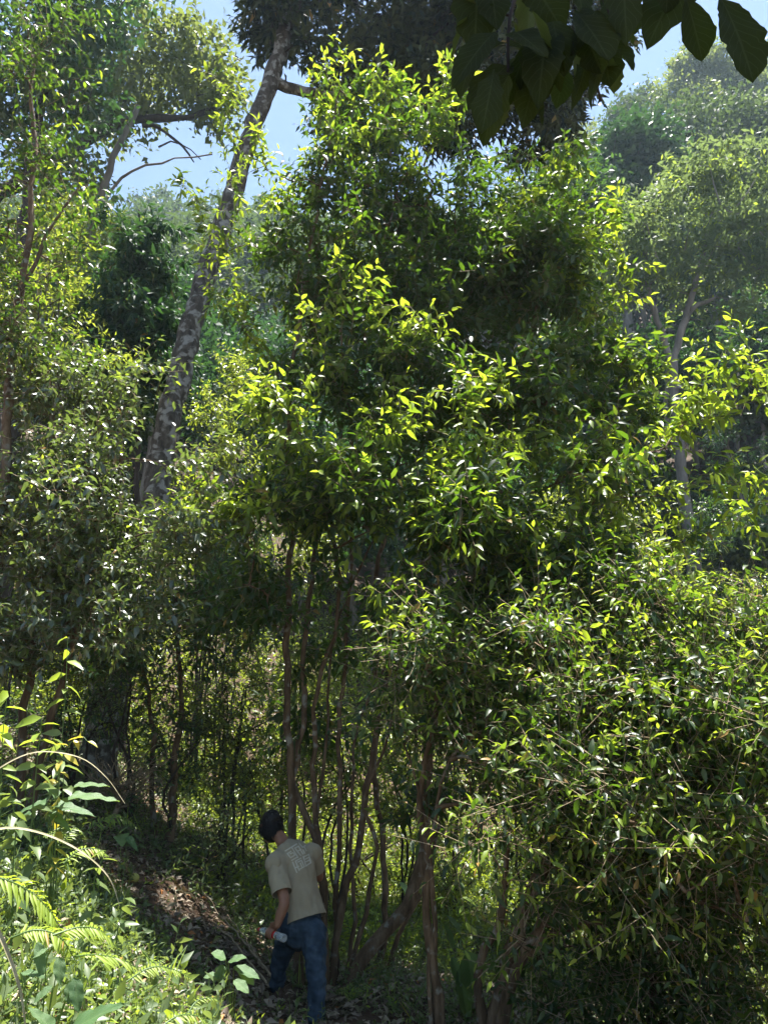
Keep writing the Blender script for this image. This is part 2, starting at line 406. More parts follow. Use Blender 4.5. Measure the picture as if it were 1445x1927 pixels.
def grow(name, label, cat, stems, targets, rng, Lf=0.14, nper=6, sub=3, twl=0.28, mat='tea', bark='bark_tea', lod=0, group=None, young=0.3,
         zy=None, droop=(0.1, 0.5), wr=0.36, stem_mat=None, rk=0.0033, seg=0.25, nfoot=None, lean=0.0, drp=0.35, part='foliage', keep=None):
    """stems: list of (polyline, r0, r1). Branches are grown from the stems to every target; twigs with leaves at each target."""
    base = np.asarray(stems[0][0][0], float)
    root = thing(name, label, cat, base, group)
    npos, nsrc = [], []
    for si, (pl, r0, r1) in enumerate(stems):
        c = catmull(pl, 0.2)
        n = len(c)
        c[1:-1] += rng.normal(0, 0.012, (n - 2, 3)) + .010 * np.stack([np.sin(np.arange(1, n - 1) * .9 + si * 2), np.cos(np.arange(1, n - 1) * .7 + si), 0 * np.arange(1, n - 1)], 1)
        g = Geo()
        rr = np.linspace(1, 0, n) ** 0.8 * (r0 - r1) + r1
        rr = rr * (1 + (0.10 if r0 < .1 else .03) * np.sin(np.arange(n) * 1.3 + si) * rng.random(n))
        if si == 0 or c[0][2] < base[2] + 0.3:
            rr[:2] *= np.array([1.5, 1.15])[:min(2, n)]
        c[0] -= (c[1] - c[0]) * 0.0 + np.array([0, 0, 0.1])
        V, Q = tube(c, rr, 12, 0.07 if r0 < .1 else .03, rng)
        g.add(V, Q)
        g.build('trunk' if len(stems) == 1 else 'stem', M[stem_mat or bark], root)
        k = int(n * 0.22)
        npos.append(c[k:]); nsrc.append(np.full(n - k, -1))
    npos = np.concatenate(npos); nsrc = np.concatenate(nsrc)
    dist = np.array([np.min(np.linalg.norm(npos - t, axis=1)) for t in targets])
    order = np.argsort(dist)
    cap = len(npos) + len(targets) * 14
    Pn = np.empty((cap, 3)); Pn[:len(npos)] = npos; S = np.full(cap, -1); cnt = len(npos)
    paths = []; par = []
    for ti in order:
        t = targets[ti]
        dv = Pn[:cnt] - t
        c = np.sqrt((dv ** 2).sum(1)) + 0.7 * np.clip(dv[:, 2], 0, None)
        j = int(np.argmin(c)); a = Pn[j].copy(); Ln = np.linalg.norm(t - a)
        m = max(2, min(12, int(Ln / seg) + 1))
        u = np.linspace(0, 1, m + 1)[:, None]
        mid = (a + t) / 2 + np.array([0, 0, 0.12 * Ln]) + rng.normal(0, .08 * Ln, 3)
        pts = (1 - u) ** 2 * a + 2 * u * (1 - u) * mid + u * u * t
        pts[1:-1] += rng.normal(0, 0.02 * min(1, Ln), (m - 1, 3))
        pid = len(paths)
        paths.append(pts); par.append(S[j])
        Pn[cnt:cnt + m] = pts[1:]; S[cnt:cnt + m] = pid; cnt += m
    load = np.ones(len(paths))
    for i in range(len(paths) - 1, -1, -1):
        if par[i] >= 0: load[par[i]] += load[i]
    g = Geo()
    ends = []; edir = []
    for i, pts in enumerate(paths):
        r = rk * math.sqrt(load[i])
        V, Q = tube(pts, np.linspace(r, max(0.0022, r * 0.35), len(pts)), 5 if r > .008 else 3)
        g.add(V, Q)
        ends.append(pts[-1]); edir.append(pts[-1] - pts[-2])
    g.build('branch_crown', M[bark], root)
    E = np.array(ends); D = unit(np.array(edir))
    n = len(E)
    A = np.repeat(E, sub, 0); Dd = np.repeat(D, sub, 0) + rng.normal(0, 0.75, (n * sub, 3)); Dd[:, 2] += 0.25
    A = A + rng.normal(0, 0.06, A.shape) - np.repeat(D, sub, 0) * rng.random((n * sub, 1)) * 0.15
    Dd = unit(Dd); ln = twl * (0.6 + 0.8 * rng.random(n * sub))
    V, Q = prisms(A, A + Dd * ln[:, None], 0.0028 if lod == 0 else 0.004)
    tw = mesh_np('twigs', V, Q, M['twig'] if lod == 0 else M[bark], root)
    tw.name = 'twig_crown'
    pos, ld, nrm, L, t, idx = twig_leaves(A, Dd, ln, nper, Lf, rng, drp)
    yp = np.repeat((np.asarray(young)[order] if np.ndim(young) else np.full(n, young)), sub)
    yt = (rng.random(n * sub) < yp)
    lit_spray = (yp > .8)[idx]  # reaching sprays take the sunlit yellow nearly down to the twig base
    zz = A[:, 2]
    yv = np.clip((t - np.where(lit_spray, .1, .4)) * 2.0, 0, 1) * yt[idx] * (0.5 + 0.5 * rng.random(len(t)))
    dr = droop[0] + (droop[1] - droop[0]) * rng.random(len(t))
    if keep is not None:
        kk = keep(pos, rng)
        pos, ld, nrm, L, yv, dr = pos[kk], ld[kk], nrm[kk], L[kk], yv[kk], dr[kk]
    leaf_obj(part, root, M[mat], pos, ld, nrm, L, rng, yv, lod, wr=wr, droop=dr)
    return root

def lumps(name, label, cat, stems, blobs, rng, Lf=0.15, n=8000, mat='far', bark='bark_grey', lod=2, group=None, limb=60, clump=0.35, flat=0.6, wr=0.5, parent=None, shell=0.33, young=0.0):
    """a farther tree: trunk, limbs and clumped leaves"""
    base = np.asarray(stems[0][0][0], float)
    root = parent or thing(name, label, cat, base, group)
    nodes = []
    for si, (pl, r0, r1) in enumerate(stems):
        c = catmull(pl, 0.5); m = len(c)
        c[1:-1] += rng.normal(0, 0.03, (m - 2, 3))
        c[0, 2] -= 0.3
        g = Geo(); V, Q = tube(c, np.linspace(r0, r1, m) * (1 + .08 * rng.normal(size=m)), 8); g.add(V, Q)
        g.build('trunk' if len(stems) == 1 else 'stem', M[bark], root)
        nodes.append(c[int(m * .35):])
    nodes = np.concatenate(nodes)
    tot = sum(b[6] for b in blobs)
    C = []
    for (px, py, D, rx, ry, rD, k) in blobs:
        v = unit(rng.normal(size=(k, 3))) * (rng.random((k, 1)) ** shell)
        m = mpp(py, D)
        C.append(P(px, py, D) + v * np.array([rx * m, rD, ry * m / .94]))
    C = np.concatenate(C)
    g = Geo()
    sel = rng.permutation(len(C))[:limb]
    Pn = nodes.copy()
    for i in sel[np.argsort([np.min(np.linalg.norm(nodes - C[k], axis=1)) for k in sel])]:
        t = C[i]; dv = Pn - t
        j = int(np.argmin(np.sqrt((dv ** 2).sum(1)) + .8 * np.clip(dv[:, 2], 0, None)))
        a = Pn[j]; Ln = np.linalg.norm(t - a); m = max(3, min(8, int(Ln / .8) + 2))
        u = np.linspace(0, 1, m)[:, None]
        mid = (a + t) / 2 + np.array([0, 0, -.05 * Ln]) + rng.normal(0, .12 * Ln, 3)
        pts = (1 - u) ** 2 * a + 2 * u * (1 - u) * mid + u * u * t
        r = 0.012 + 0.016 * Ln
        V, Q = tube(pts, np.linspace(r, r * .3, m), 4); g.add(V, Q)
        Pn = np.vstack([Pn, pts[1:]])
    g.build('limbs', M[bark], root).name = 'branch_crown'
    idx = rng.integers(0, len(C), n)
    pos = C[idx] + rng.normal(0, 1, (n, 3)) * np.array([clump, clump, clump * flat])
    d = rng.normal(size=(n, 3)); d[:, 2] -= 0.3
    nrm = rng.normal(0, .55, (n, 3)) + [0, 0, 1]
    tt = rng.random(len(C)) * .6
    V, Fi, k = leaves(pos, unit(d), nrm, Lf * (.6 + .8 * rng.random(n)), wr=wr, fold=.2, droop=.2, lod=lod)
    tint = np.repeat(np.clip(tt[idx] + .38 * rng.random(n), 0, .98), k)
    yg = np.repeat((rng.random(n) < young) * rng.random(n), k)
    mesh_np('foliage', V, Fi, M[mat], root, {'tint': tint, 'young': yg})
    return root

def G(px, py, D, dz=0.0):
    """point on the terrain below/at photo column px at distance D"""
    p = P(px, py, D); p[2] = tz(p[0], p[1]) + dz
    return p
def stemline(pts, D0, D1, ground=True):
    n = len(pts)
    Ds = np.linspace(D0, D1, n)
    out = [P(px, py, d) for (px, py), d in zip(pts, Ds)]
    if ground: out[0][2] = tz(out[0][0], out[0][1]) - 0.05
    return out

# ------------------------------------------------------------------ main tea tree
rng = RG(11)
st = [
    (stemline([(566, 1832), (556, 1640), (548, 1480), (541, 1250), (545, 1050), (543, 800), (570, 560), (610, 320), (640, 170)], 7.6, 8.0), .040, .010),
    (stemline([(612, 1838), (606, 1640), (590, 1560), (556, 1490), (572, 1330), (578, 1150), (620, 900), (690, 620), (740, 380)], 7.5, 8.2), .035, .010),
    (stemline([(622, 1840), (642, 1690), (676, 1600), (690, 1480), (712, 1330), (705, 1130), (740, 900), (830, 600), (860, 380)], 7.6, 8.3), .036, .010),
    (stemline([(630, 1838), (632, 1700), (640, 1560), (640, 1400), (650, 1200), (664, 1040), (660, 850), (640, 620)], 7.7, 7.9), .028, .01),
    (stemline([(640, 1836), (700, 1780), (762, 1700), (800, 1600), (806, 1400), (870, 1180), (940, 940), (985, 700), (1040, 430)], 7.5, 8.0), .062, .012),
    (stemline([(606, 1836), (612, 1700), (592, 1480), (596, 1300), (640, 1120), (600, 900), (520, 700)], 7.7, 7.6), .03, .01),
    (stemline([(712, 1846), (722, 1740), (724, 1610), (706, 1450), (730, 1250), (820, 1020), (930, 820)], 8.1, 8.4), .034, .010),
    (stemline([(716, 1846), (750, 1760), (790, 1690), (830, 1540), (860, 1350)], 8.1, 8.4), .028, .012),
    (stemline([(590, 1836), (584, 1700), (600, 1520), (618, 1350), (630, 1180), (720, 980)], 7.8, 7.8), .020, .008),
    (stemline([(650, 1838), (668, 1700), (660, 1560), (672, 1380), (735, 1220), (760, 1050)], 7.9, 7.9), .022, .008),
    (stemline([(644, 1838), (690, 1720), (705, 1600), (690, 1500), (730, 1380), (760, 1200)], 7.7, 7.7), .024, .008),
]
blobs = [
    (655, 200, 8.3, 75, 80, .7, 39), (610, 320, 8.2, 110, 90, .8, 46), (750, 300, 8.3, 110, 90, .8, 42), (840, 200, 8.3, 30, 60, .3, 6),
    (900, 400, 8.4, 120, 100, .9, 46), (1030, 420, 8.2, 90, 110, .8, 35), (1065, 320, 8.1, 30, 50, .4, 6), (1120, 430, 7.9, 50, 40, .4, 7),
    (560, 480, 8.0, 100, 120, .8, 42), (700, 480, 8.1, 150, 130, .9, 70), (860, 560, 8.1, 160, 140, .9, 78), (1040, 590, 7.9, 120, 140, .9, 58),
    (600, 700, 7.6, 150, 120, .8, 50), (800, 740, 7.6, 190, 140, .9, 89), (1010, 780, 7.5, 170, 140, .9, 78), (1160, 700, 7.5, 80, 100, .7, 28),
    (1110, 880, 7.1, 100, 90, .7, 31), (700, 940, 6.7, 190, 90, .7, 74), (900, 980, 6.7, 180, 100, .7, 74), (560, 940, 6.9, 130, 90, .7, 35),
    (830, 1110, 6.9, 190, 80, .8, 46), (1040, 1040, 6.7, 150, 100, .7, 46), (560, 1120, 7.6, 120, 90, .8, 23), (900, 1160, 7.2, 170, 60, .7, 31), (570, 1240, 8.2, 110, 100, .5, 14), (690, 1230, 8.2, 110, 90, .5, 15), (640, 1400, 8.3, 130, 100, .5, 14), (770, 1520, 8.2, 90, 90, .6, 14), (480, 1180, 7.8, 80, 90, .7, 15), (980, 1130, 6.9, 120, 60, .6, 23),
    (800, 420, 8.4, 150, 90, .7, 75), (900, 560, 8.5, 150, 110, .7, 90), (960, 480, 8.3, 110, 90, .7, 50), (700, 620, 8.2, 130, 110, .7, 60), (880, 680, 8.1, 150, 100, .7, 70), (680, 380, 8.4, 120, 90, .6, 45), (600, 580, 8.2, 80, 90, .6, 30), (1060, 700, 7.9, 100, 90, .6, 40),
]
def spray(pts, D, n, r=10, s=.05):
    """target points strung along a photo polyline: one reaching branch"""
    c = catmull([P(x, y, D) for x, y in pts], .05)
    i = np.linspace(0, len(c) - 1, n).astype(int)
    return c[i] + RG(len(pts) * 7 + int(pts[0][0])).normal(0, s, (n, 3))
TB = sample_blobs(blobs, rng)
LIT_YOUNG = np.concatenate([np.full(b_[6], .65 if (b_[1] < 330 and b_[0] < 870) or b_[0] > 1050 else (.5 if b_[1] > 880 and b_[1] < 1100 else .10)) for b_ in blobs])  # sunlight put into leaf colour: more yellow at lit top and front, less inside
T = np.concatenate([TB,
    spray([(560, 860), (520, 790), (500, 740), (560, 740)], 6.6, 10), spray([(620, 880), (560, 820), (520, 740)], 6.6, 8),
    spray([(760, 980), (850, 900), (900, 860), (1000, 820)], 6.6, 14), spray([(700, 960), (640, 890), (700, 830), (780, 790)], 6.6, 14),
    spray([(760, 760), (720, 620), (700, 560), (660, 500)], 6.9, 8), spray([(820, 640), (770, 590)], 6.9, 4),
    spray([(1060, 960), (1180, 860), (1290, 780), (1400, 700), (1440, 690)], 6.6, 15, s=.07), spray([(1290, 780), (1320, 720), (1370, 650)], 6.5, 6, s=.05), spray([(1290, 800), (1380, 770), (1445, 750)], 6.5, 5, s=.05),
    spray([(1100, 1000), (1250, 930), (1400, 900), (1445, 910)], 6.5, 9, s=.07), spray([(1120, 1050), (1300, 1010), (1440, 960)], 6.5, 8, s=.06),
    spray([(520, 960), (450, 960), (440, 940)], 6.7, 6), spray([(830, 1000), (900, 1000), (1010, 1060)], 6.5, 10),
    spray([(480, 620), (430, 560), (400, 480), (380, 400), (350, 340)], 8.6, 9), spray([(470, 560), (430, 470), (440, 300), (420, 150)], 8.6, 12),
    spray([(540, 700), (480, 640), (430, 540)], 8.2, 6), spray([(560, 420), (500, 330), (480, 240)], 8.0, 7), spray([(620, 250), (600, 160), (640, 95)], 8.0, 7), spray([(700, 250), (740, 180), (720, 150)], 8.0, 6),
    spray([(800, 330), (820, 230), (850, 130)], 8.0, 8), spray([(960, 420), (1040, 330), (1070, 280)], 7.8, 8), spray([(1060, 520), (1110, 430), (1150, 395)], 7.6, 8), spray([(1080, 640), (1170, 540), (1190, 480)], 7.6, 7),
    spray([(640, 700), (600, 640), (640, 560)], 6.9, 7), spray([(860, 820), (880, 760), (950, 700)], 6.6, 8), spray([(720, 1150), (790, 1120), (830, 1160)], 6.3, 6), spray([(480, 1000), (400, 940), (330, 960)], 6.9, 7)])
grow('tea_tree', 'tall many-stemmed tea tree with brown stems and new leaves coloured as sunlit, beside the bending person', 'tree', st, T, rng, Lf=0.138, nper=7, sub=4, young=np.concatenate([LIT_YOUNG, np.full(len(T) - len(LIT_YOUNG), .95)]), wr=.34)

# second tea tree: bare twisted stem right of the person, spreading low crown
rng = RG(12)
st = [(stemline([(828, 1935), (816, 1860), (812, 1780), (800, 1700), (803, 1620), (793, 1540), (799, 1450), (812, 1360), (835, 1250)], 6.2, 6.3), .036, .016),
      (stemline([(836, 1935), (820, 1820), (822, 1740), (810, 1640), (818, 1560), (832, 1470), (900, 1350)], 6.25, 6.2), .022, .010),
      (stemline([(824, 1935), (806, 1830), (816, 1700), (806, 1590), (786, 1480), (760, 1400)], 6.18, 6.3), .016, .008)]
T = np.concatenate([sample_blobs([(860, 1230, 6.3, 110, 90, .7, 48), (980, 1270, 6.2, 140, 110, .8, 84), (900, 1400, 6.1, 110, 90, .7, 46), (1040, 1430, 5.9, 120, 110, .7, 80), (790, 1340, 6.5, 80, 90, .6, 30)], rng),
    spray([(900, 1560), (880, 1620), (850, 1635)], 5.2, 4, s=.03), spray([(930, 1560), (940, 1640), (960, 1660)], 5.2, 5, s=.04), spray([(820, 1180), (800, 1160), (790, 1200)], 5.6, 5, s=.05)])
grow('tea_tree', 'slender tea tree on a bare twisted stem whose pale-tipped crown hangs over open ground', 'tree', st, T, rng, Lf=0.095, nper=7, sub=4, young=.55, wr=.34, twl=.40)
# third: forked tree with low spreading crown filling the lower right
rng = RG(13)
st = [(stemline([(915, 1925), (945, 1840), (975, 1760), (1010, 1650), (1080, 1540), (1180, 1420)], 6.5, 6.2), .075, .025),
      (stemline([(910, 1925), (900, 1830), (935, 1740), (950, 1660), (960, 1560)], 6.5, 6.3), .04, .018),
      (stemline([(925, 1920), (990, 1780), (1120, 1650), (1260, 1560), (1400, 1480)], 6.4, 6.0), .045, .02),
      (stemline([(990, 1770), (1100, 1740), (1250, 1730), (1400, 1700)], 6.3, 6.0, False), .03, .012)]
T = np.concatenate([sample_blobs([(1130, 1220, 6.3, 140, 80, .8, 70), (1280, 1250, 6.2, 130, 100, .9, 95), (1410, 1230, 6.1, 110, 110, .8, 75), (1150, 1350, 6.1, 140, 100, .8, 105), (1320, 1400, 5.9, 140, 110, .8, 120), (1450, 1420, 5.8, 90, 130, .7, 70), (1170, 1500, 6.0, 130, 100, .8, 85), (1340, 1560, 5.8, 130, 110, .8, 95), (1450, 1640, 5.7, 80, 130, .6, 55), (1100, 1130, 6.6, 110, 60, .6, 26), (1250, 1130, 6.4, 120, 60, .7, 26), (1200, 1620, 5.9, 130, 90, .7, 50), (1060, 1580, 6.0, 90, 80, .6, 34)], rng),
    spray([(1150, 1220), (1200, 1150), (1180, 1120)], 5.9, 8, s=.07), spray([(1300, 1250), (1380, 1160), (1430, 1110)], 5.7, 8, s=.08), spray([(1000, 1700), (960, 1750), (1010, 1790)], 5.6, 5, s=.04),
    spray([(1080, 1250), (1040, 1170), (1060, 1120)], 6.2, 8, s=.07), spray([(1250, 1200), (1260, 1120), (1230, 1080)], 6.0, 8, s=.07), spray([(1150, 1450), (1060, 1480), (1010, 1500)], 5.0, 9, s=.08), spray([(1250, 1500), (1180, 1560), (1120, 1570)], 5.0, 9, s=.08), spray([(1380, 1500), (1300, 1600), (1220, 1650)], 4.9, 10, s=.08), spray([(1440, 1350), (1380, 1330), (1300, 1310)], 5.0, 9, s=.08)])
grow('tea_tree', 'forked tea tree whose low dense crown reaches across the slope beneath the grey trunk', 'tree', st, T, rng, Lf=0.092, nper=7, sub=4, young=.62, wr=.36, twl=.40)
rng = RG(14)
st = [(stemline([(1210, 1960), (1230, 1850), (1290, 1740), (1370, 1650)], 6.4, 6.2), .04, .015), (stemline([(1200, 1960), (1150, 1840), (1120, 1740)], 6.4, 6.3), .03, .012)]
T = sample_blobs([(1150, 1700, 6.4, 130, 90, .7, 60), (1300, 1740, 6.2, 130, 100, .7, 80), (1430, 1800, 6.0, 100, 110, .7, 60), (1220, 1860, 6.3, 150, 80, .6, 70), (1060, 1800, 6.6, 80, 90, .6, 22), (1400, 1930, 6.0, 120, 60, .6, 60), (1250, 1700, 5.8, 130, 90, .6, 60), (1100, 1880, 6.2, 120, 70, .6, 40)], rng)
grow('tea_bush', 'dark shaded tea bush with dry twigs under the low dense crown', 'bush', st, T, rng, Lf=0.085, nper=6, sub=4, young=.15, twl=.3, wr=.34)

# ------------------------------------------------------------------ left side tea bushes
rng = RG(21)
st = [(stemline([(60, 1300), (70, 1150), (90, 950), (110, 700)], 7.4, 7.2), .045, .012), (stemline([(80, 1300), (150, 1150), (210, 1000), (230, 800)], 7.4, 7.2), .04, .012)]
T = np.concatenate([sample_blobs([(60, 720, 7.3, 110, 110, .8, 75), (150, 760, 7.4, 65, 90, .7, 36), (60, 900, 7.1, 120, 110, .8, 110), (160, 920, 7.0, 75, 100, .8, 70), (80, 1070, 6.9, 120, 100, .8, 95), (190, 1060, 6.9, 90, 90, .7, 75), (360, 1010, 6.9, 70, 60, .6, 26), (50, 1190, 6.8, 110, 80, .7, 55), (200, 1180, 7.0, 90, 60, .6, 35)], rng),
    spray([(200, 800), (260, 720), (300, 690)], 6.6, 8, s=.05), spray([(330, 880), (380, 850), (440, 850)], 6.7, 8, s=.05)])
grow('tea_bush', 'broad tea bush with shining silvery leaves in front of the leaning trunk', 'bush', st, T, rng, Lf=0.095, nper=7, sub=4, young=.2, wr=.42, mat='silver')
rng = RG(22)
st = [(stemline([(-30, 1330), (0, 1000), (20, 700), (60, 400), (60, 100)], 6.8, 7.0), .06, .015), (stemline([(-20, 700), (60, 500), (150, 350)], 6.9, 7.0, False), .03, .01)]
T = np.concatenate([sample_blobs([(40, 480, 7.0, 110, 90, .8, 50), (30, 330, 7.0, 90, 90, .8, 26), (20, 180, 7.0, 90, 90, .8, 28), (60, 60, 7.0, 90, 80, .8, 24), (20, 620, 6.9, 100, 90, .8, 60)], rng),
    spray([(60, 440), (120, 400), (150, 350)], 6.6, 6), spray([(60, 250), (120, 200), (150, 150)], 6.6, 6), spray([(60, 100), (120, 40), (160, 20)], 6.6, 6), spray([(90, 560), (150, 470), (160, 420)], 6.6, 6)])
grow('tea_tree', 'tall slim tea tree on the leafy bank rising toward the arching dark limb', 'tree', st, T, rng, Lf=0.105, nper=5, sub=3, young=.15)
rng = RG(23)
st = [(stemline([(330, 1420), (340, 1300), (330, 1150)], 9.5, 9.3), .05, .015), (stemline([(300, 1420), (280, 1300), (230, 1150)], 9.5, 9.2), .035, .012)]
T = sample_blobs([(330, 1090, 9.3, 110, 80, .9, 80), (200, 1150, 9.0, 120, 70, .8, 60), (420, 1150, 9.4, 80, 70, .8, 45), (440, 1010, 9.4, 70, 80, .8, 40), (80, 1190, 8.8, 110, 80, .8, 70), (200, 1230, 8.9, 110, 70, .8, 50), (330, 1220, 9.2, 100, 70, .8, 50)], rng)
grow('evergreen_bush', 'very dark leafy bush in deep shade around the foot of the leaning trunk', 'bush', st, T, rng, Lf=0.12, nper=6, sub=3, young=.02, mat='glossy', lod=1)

# ------------------------------------------------------------------ leaning giant and its canopy
rng = RG(31)
trunk = stemline([(180, 1470), (205, 1330), (240, 1180), (275, 1030), (305, 850), (335, 720), (375, 560), (425, 410), (470, 260), (520, 120), (560, -30), (600, -200)], 10.8, 12.5)
st = [(trunk, .23, .13),
      (stemline([(510, 150), (560, 170), (640, 175), (760, 120)], 12.2, 12.6, False), .12, .05),
      (stemline([(165, 1470), (185, 1300), (200, 1150), (240, 1000)], 11.3, 11.6), .16, .06),
      (stemline([(555, -20), (660, -30), (800, -40), (950, -60)], 12.5, 13, False), .12, .05),
      (stemline([(660, -50), (680, 60), (700, 200), (740, 300)], 12.7, 12.6, False), .06, .03)]
T = sample_blobs([(560, 30, 12.4, 110, 80, 1.3, 80), (700, 20, 12.8, 130, 110, 1.5, 150), (850, 60, 12.8, 140, 120, 1.5, 160), (1000, 80, 12.6, 120, 120, 1.4, 130), (780, 190, 12.6, 140, 110, 1.2, 120), (950, 220, 12.6, 110, 110, 1.2, 95), (620, 150, 12.6, 70, 80, 1.0, 35), (1040, 200, 12.4, 50, 90, .8, 30), (480, 20, 12.0, 60, 50, .6, 22), (1130, 30, 12.6, 70, 70, .9, 25),
    (700, -250, 12.6, 330, 150, 2.5, 200), (1000, -260, 12, 260, 160, 2.5, 130)], rng)
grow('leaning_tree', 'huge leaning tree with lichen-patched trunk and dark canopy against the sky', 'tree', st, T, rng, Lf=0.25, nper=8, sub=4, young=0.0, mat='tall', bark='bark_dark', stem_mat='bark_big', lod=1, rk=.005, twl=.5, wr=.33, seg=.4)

# slim dark conical tree
rng = RG(32)
st = [(stemline([(255, 1150), (258, 900), (262, 700), (265, 430), (262, 395)], 13, 13), .07, .015), (stemline([(232, 1150), (230, 900), (225, 700), (235, 520)], 13.2, 13.2), .05, .015)]
T = sample_blobs([(262, 430, 12.6, 55, 36, .5, 34), (262, 510, 12.6, 80, 50, .8, 80), (255, 600, 12.6, 95, 60, .9, 100), (250, 690, 12.6, 95, 50, .9, 70), (180, 650, 12.6, 50, 70, .6, 36), (240, 760, 12.6, 80, 50, .7, 30)], rng)
grow('young_evergreen', 'dark conical young tree with whorled drooping leaves beside the leaning trunk', 'tree', st, T, rng, Lf=0.24, nper=8, sub=3, young=0.0, mat='dark', bark='bark_dark', lod=1, wr=.30, twl=.22, drp=.7)

# round crowned tree with arching limb
rng = RG(33)
st = [(stemline([(-260, 900), (-180, 640), (-60, 420), (40, 340), (130, 285), (200, 245), (270, 222), (340, 222), (410, 205)], 19, 19), .42, .08),
      (stemline([(150, 275), (220, 205), (260, 130), (300, 60)], 19, 19.5, False), .12, .04), (stemline([(270, 222), (330, 260), (365, 305)], 19, 18.8, False), .07, .02), (stemline([(300, 262), (340, 270), (378, 300)], 18.9, 18.8, False), .03, .015)]
lumps('round_crown_tree', 'tree with a rounded olive crown over one long dark arching limb', 'tree', st,
      [(300, 110, 19, 140, 75, 2.2, 130), (230, 180, 19, 90, 60, 1.6, 50), (380, 140, 19, 90, 80, 1.6, 60), (420, 190, 19, 60, 50, 1.2, 30), (150, 330, 19, 80, 60, 1.5, 35), (150, 200, 19, 90, 80, 2, 50)], rng, Lf=0.23, n=8500, mat='warm', bark='bark_dark', lod=1, clump=.27, limb=110)
rng = RG(34)
st = [(stemline([(120, 1000), (130, 700), (170, 450), (215, 300), (260, 200)], 16, 16), .16, .07), (stemline([(190, 380), (250, 320), (330, 300), (400, 290)], 16, 15.8, False), .04, .015)]
lumps('slim_pale_tree', 'thin pale tree leaning behind the dark conical young tree', 'tree', st,
      [(150, 420, 16, 70, 50, 1, 22), (130, 560, 16, 110, 70, 1.4, 60), (60, 500, 16, 90, 90, 1.4, 60), (170, 700, 16, 80, 80, 1.2, 30), (150, 600, 15, 60, 60, 1, 30)], rng, Lf=0.15, n=12000, mat='bush', bark='bark_grey', lod=1, clump=.3, young=.25)
rng = RG(35)
st = [(stemline([(20, 1100), (30, 700), (60, 300), (100, 100)], 14, 14), .2, .08)]
lumps('tall_leafy_tree', 'tall tree with dense bluish-dark crown behind the slim tea tree', 'tree', st,
      [(100, 60, 14, 110, 80, 1.6, 90), (40, 180, 14, 90, 80, 1.5, 60), (150, 160, 14, 60, 70, 1.2, 25), (190, -10, 14, 70, 60, 1.2, 30), (60, 300, 14, 60, 50, 1, 16)], rng, Lf=0.2, n=6500, mat='dark', bark='bark_dark', lod=1, clump=.30)

# ------------------------------------------------------------------ right hillside trees
rng = RG(41)
st = [(stemline([(1312, 1112), (1290, 960), (1276, 800), (1266, 690), (1288, 600), (1305, 540), (1325, 470), (1340, 400)], 23.5, 24.5), .24, .07),
      (stemline([(1270, 720), (1250, 640), (1222, 560), (1215, 480), (1200, 400)], 23.8, 24, False), .13, .05),
      (stemline([(1262, 700), (1252, 760), (1262, 830)], 24.2, 24.2, False), .1, .06),
      (stemline([(1280, 600), (1310, 575), (1345, 560)], 24.2, 24.2, False), .12, .05)]
crown = []
for (x, y, rx, ry, k) in [(1200, 420, 90, 40, 60), (1150, 480, 70, 40, 40), (1290, 350, 90, 40, 60), (1370, 340, 80, 50, 60), (1430, 400, 60, 60, 50), (1260, 470, 100, 45, 60), (1370, 450, 100, 50, 70), (1200, 530, 80, 35, 36), (1120, 560, 60, 50, 40), (1330, 530, 70, 30, 26), (1440, 500, 60, 60, 50), (1090, 640, 50, 40, 22), (1370, 590, 50, 25, 14)]:
    crown.append((x, y, 24, rx, ry, 2.4, k))
lumps('feathery_tree', 'tall grey-trunked tree with layered light green feathery crown', 'tree', st, crown, rng, Lf=0.25, n=19000, mat='feather', lod=2, clump=.26, flat=.3, limb=170, wr=.36, shell=.5, young=.12)
def hill_tree(name, label, px, top, D, rpx, rng, mat, n, Lf, group=None, bark='bark_grey', hgt=None, clump=.45, rows=3):
    b = G(px, 900, D)
    m = mpp(top, D)
    tp = P(px, top, D)
    hh = tp[2] - b[2]
    r = rpx * m
    root = thing(name, label, 'tree', b, group)
    # blob layout in world units, written as photo pixels at this distance
    bl = []
    for i in range(rows * 3):
        f = rng.random()
        bl.append((px + rng.normal(0, .42) * rpx, top + (0.35 + 1.25 * f) * rpx, D + rng.normal(0, .25) * r, rpx * (.40 + .3 * rng.random()), rpx * (.30 + .2 * rng.random()), r * .45, 22))
    st = [([b, b + (tp - b) * .5 + rng.normal(0, .3, 3), b + (tp - b) * .9], max(.12, hh * .016), .05)]
    lumps(name, label, 'tree', st, bl, rng, Lf=Lf, n=n, mat=mat, bark=bark, limb=45, clump=clump, parent=root)
    return root
rng = RG(42)
hill_tree('broadleaf_tree', 'dark green broad tree on the hillside above the feathery crown', 1180, 200, 32, 115, rng, 'dark', 13000, 0.31)
hill_tree('broadleaf_tree', 'second dark bushy tree half behind the dark broad hillside tree', 1100, 300, 30, 85, rng, 'glossy', 8000, 0.29)
hill_tree('light_crown_tree', 'tall tree with yellow-green dome crown high on the slope', 1350, 150, 36, 120, rng, 'far', 13000, 0.31)
hill_tree('light_crown_tree', 'yellow-green tree cut by the picture edge beside the dome crown', 1450, 170, 37, 90, rng, 'feather', 8000, 0.31)
hill_tree('hilltop_tree', 'hazy brownish tree standing highest against the sky', 1300, 80, 50, 75, rng, 'warm', 9000, 0.34)
hill_tree('hilltop_tree', 'hazy thin-leaved hilltop tree just right of the highest brownish one', 1400, 85, 52, 70, rng, 'warm', 7000, 0.34)
hill_tree('hilltop_tree', 'pale tapering hilltop tree beside the gap of open sky', 1185, 165, 50, 38, rng, 'far', 4500, 0.31)
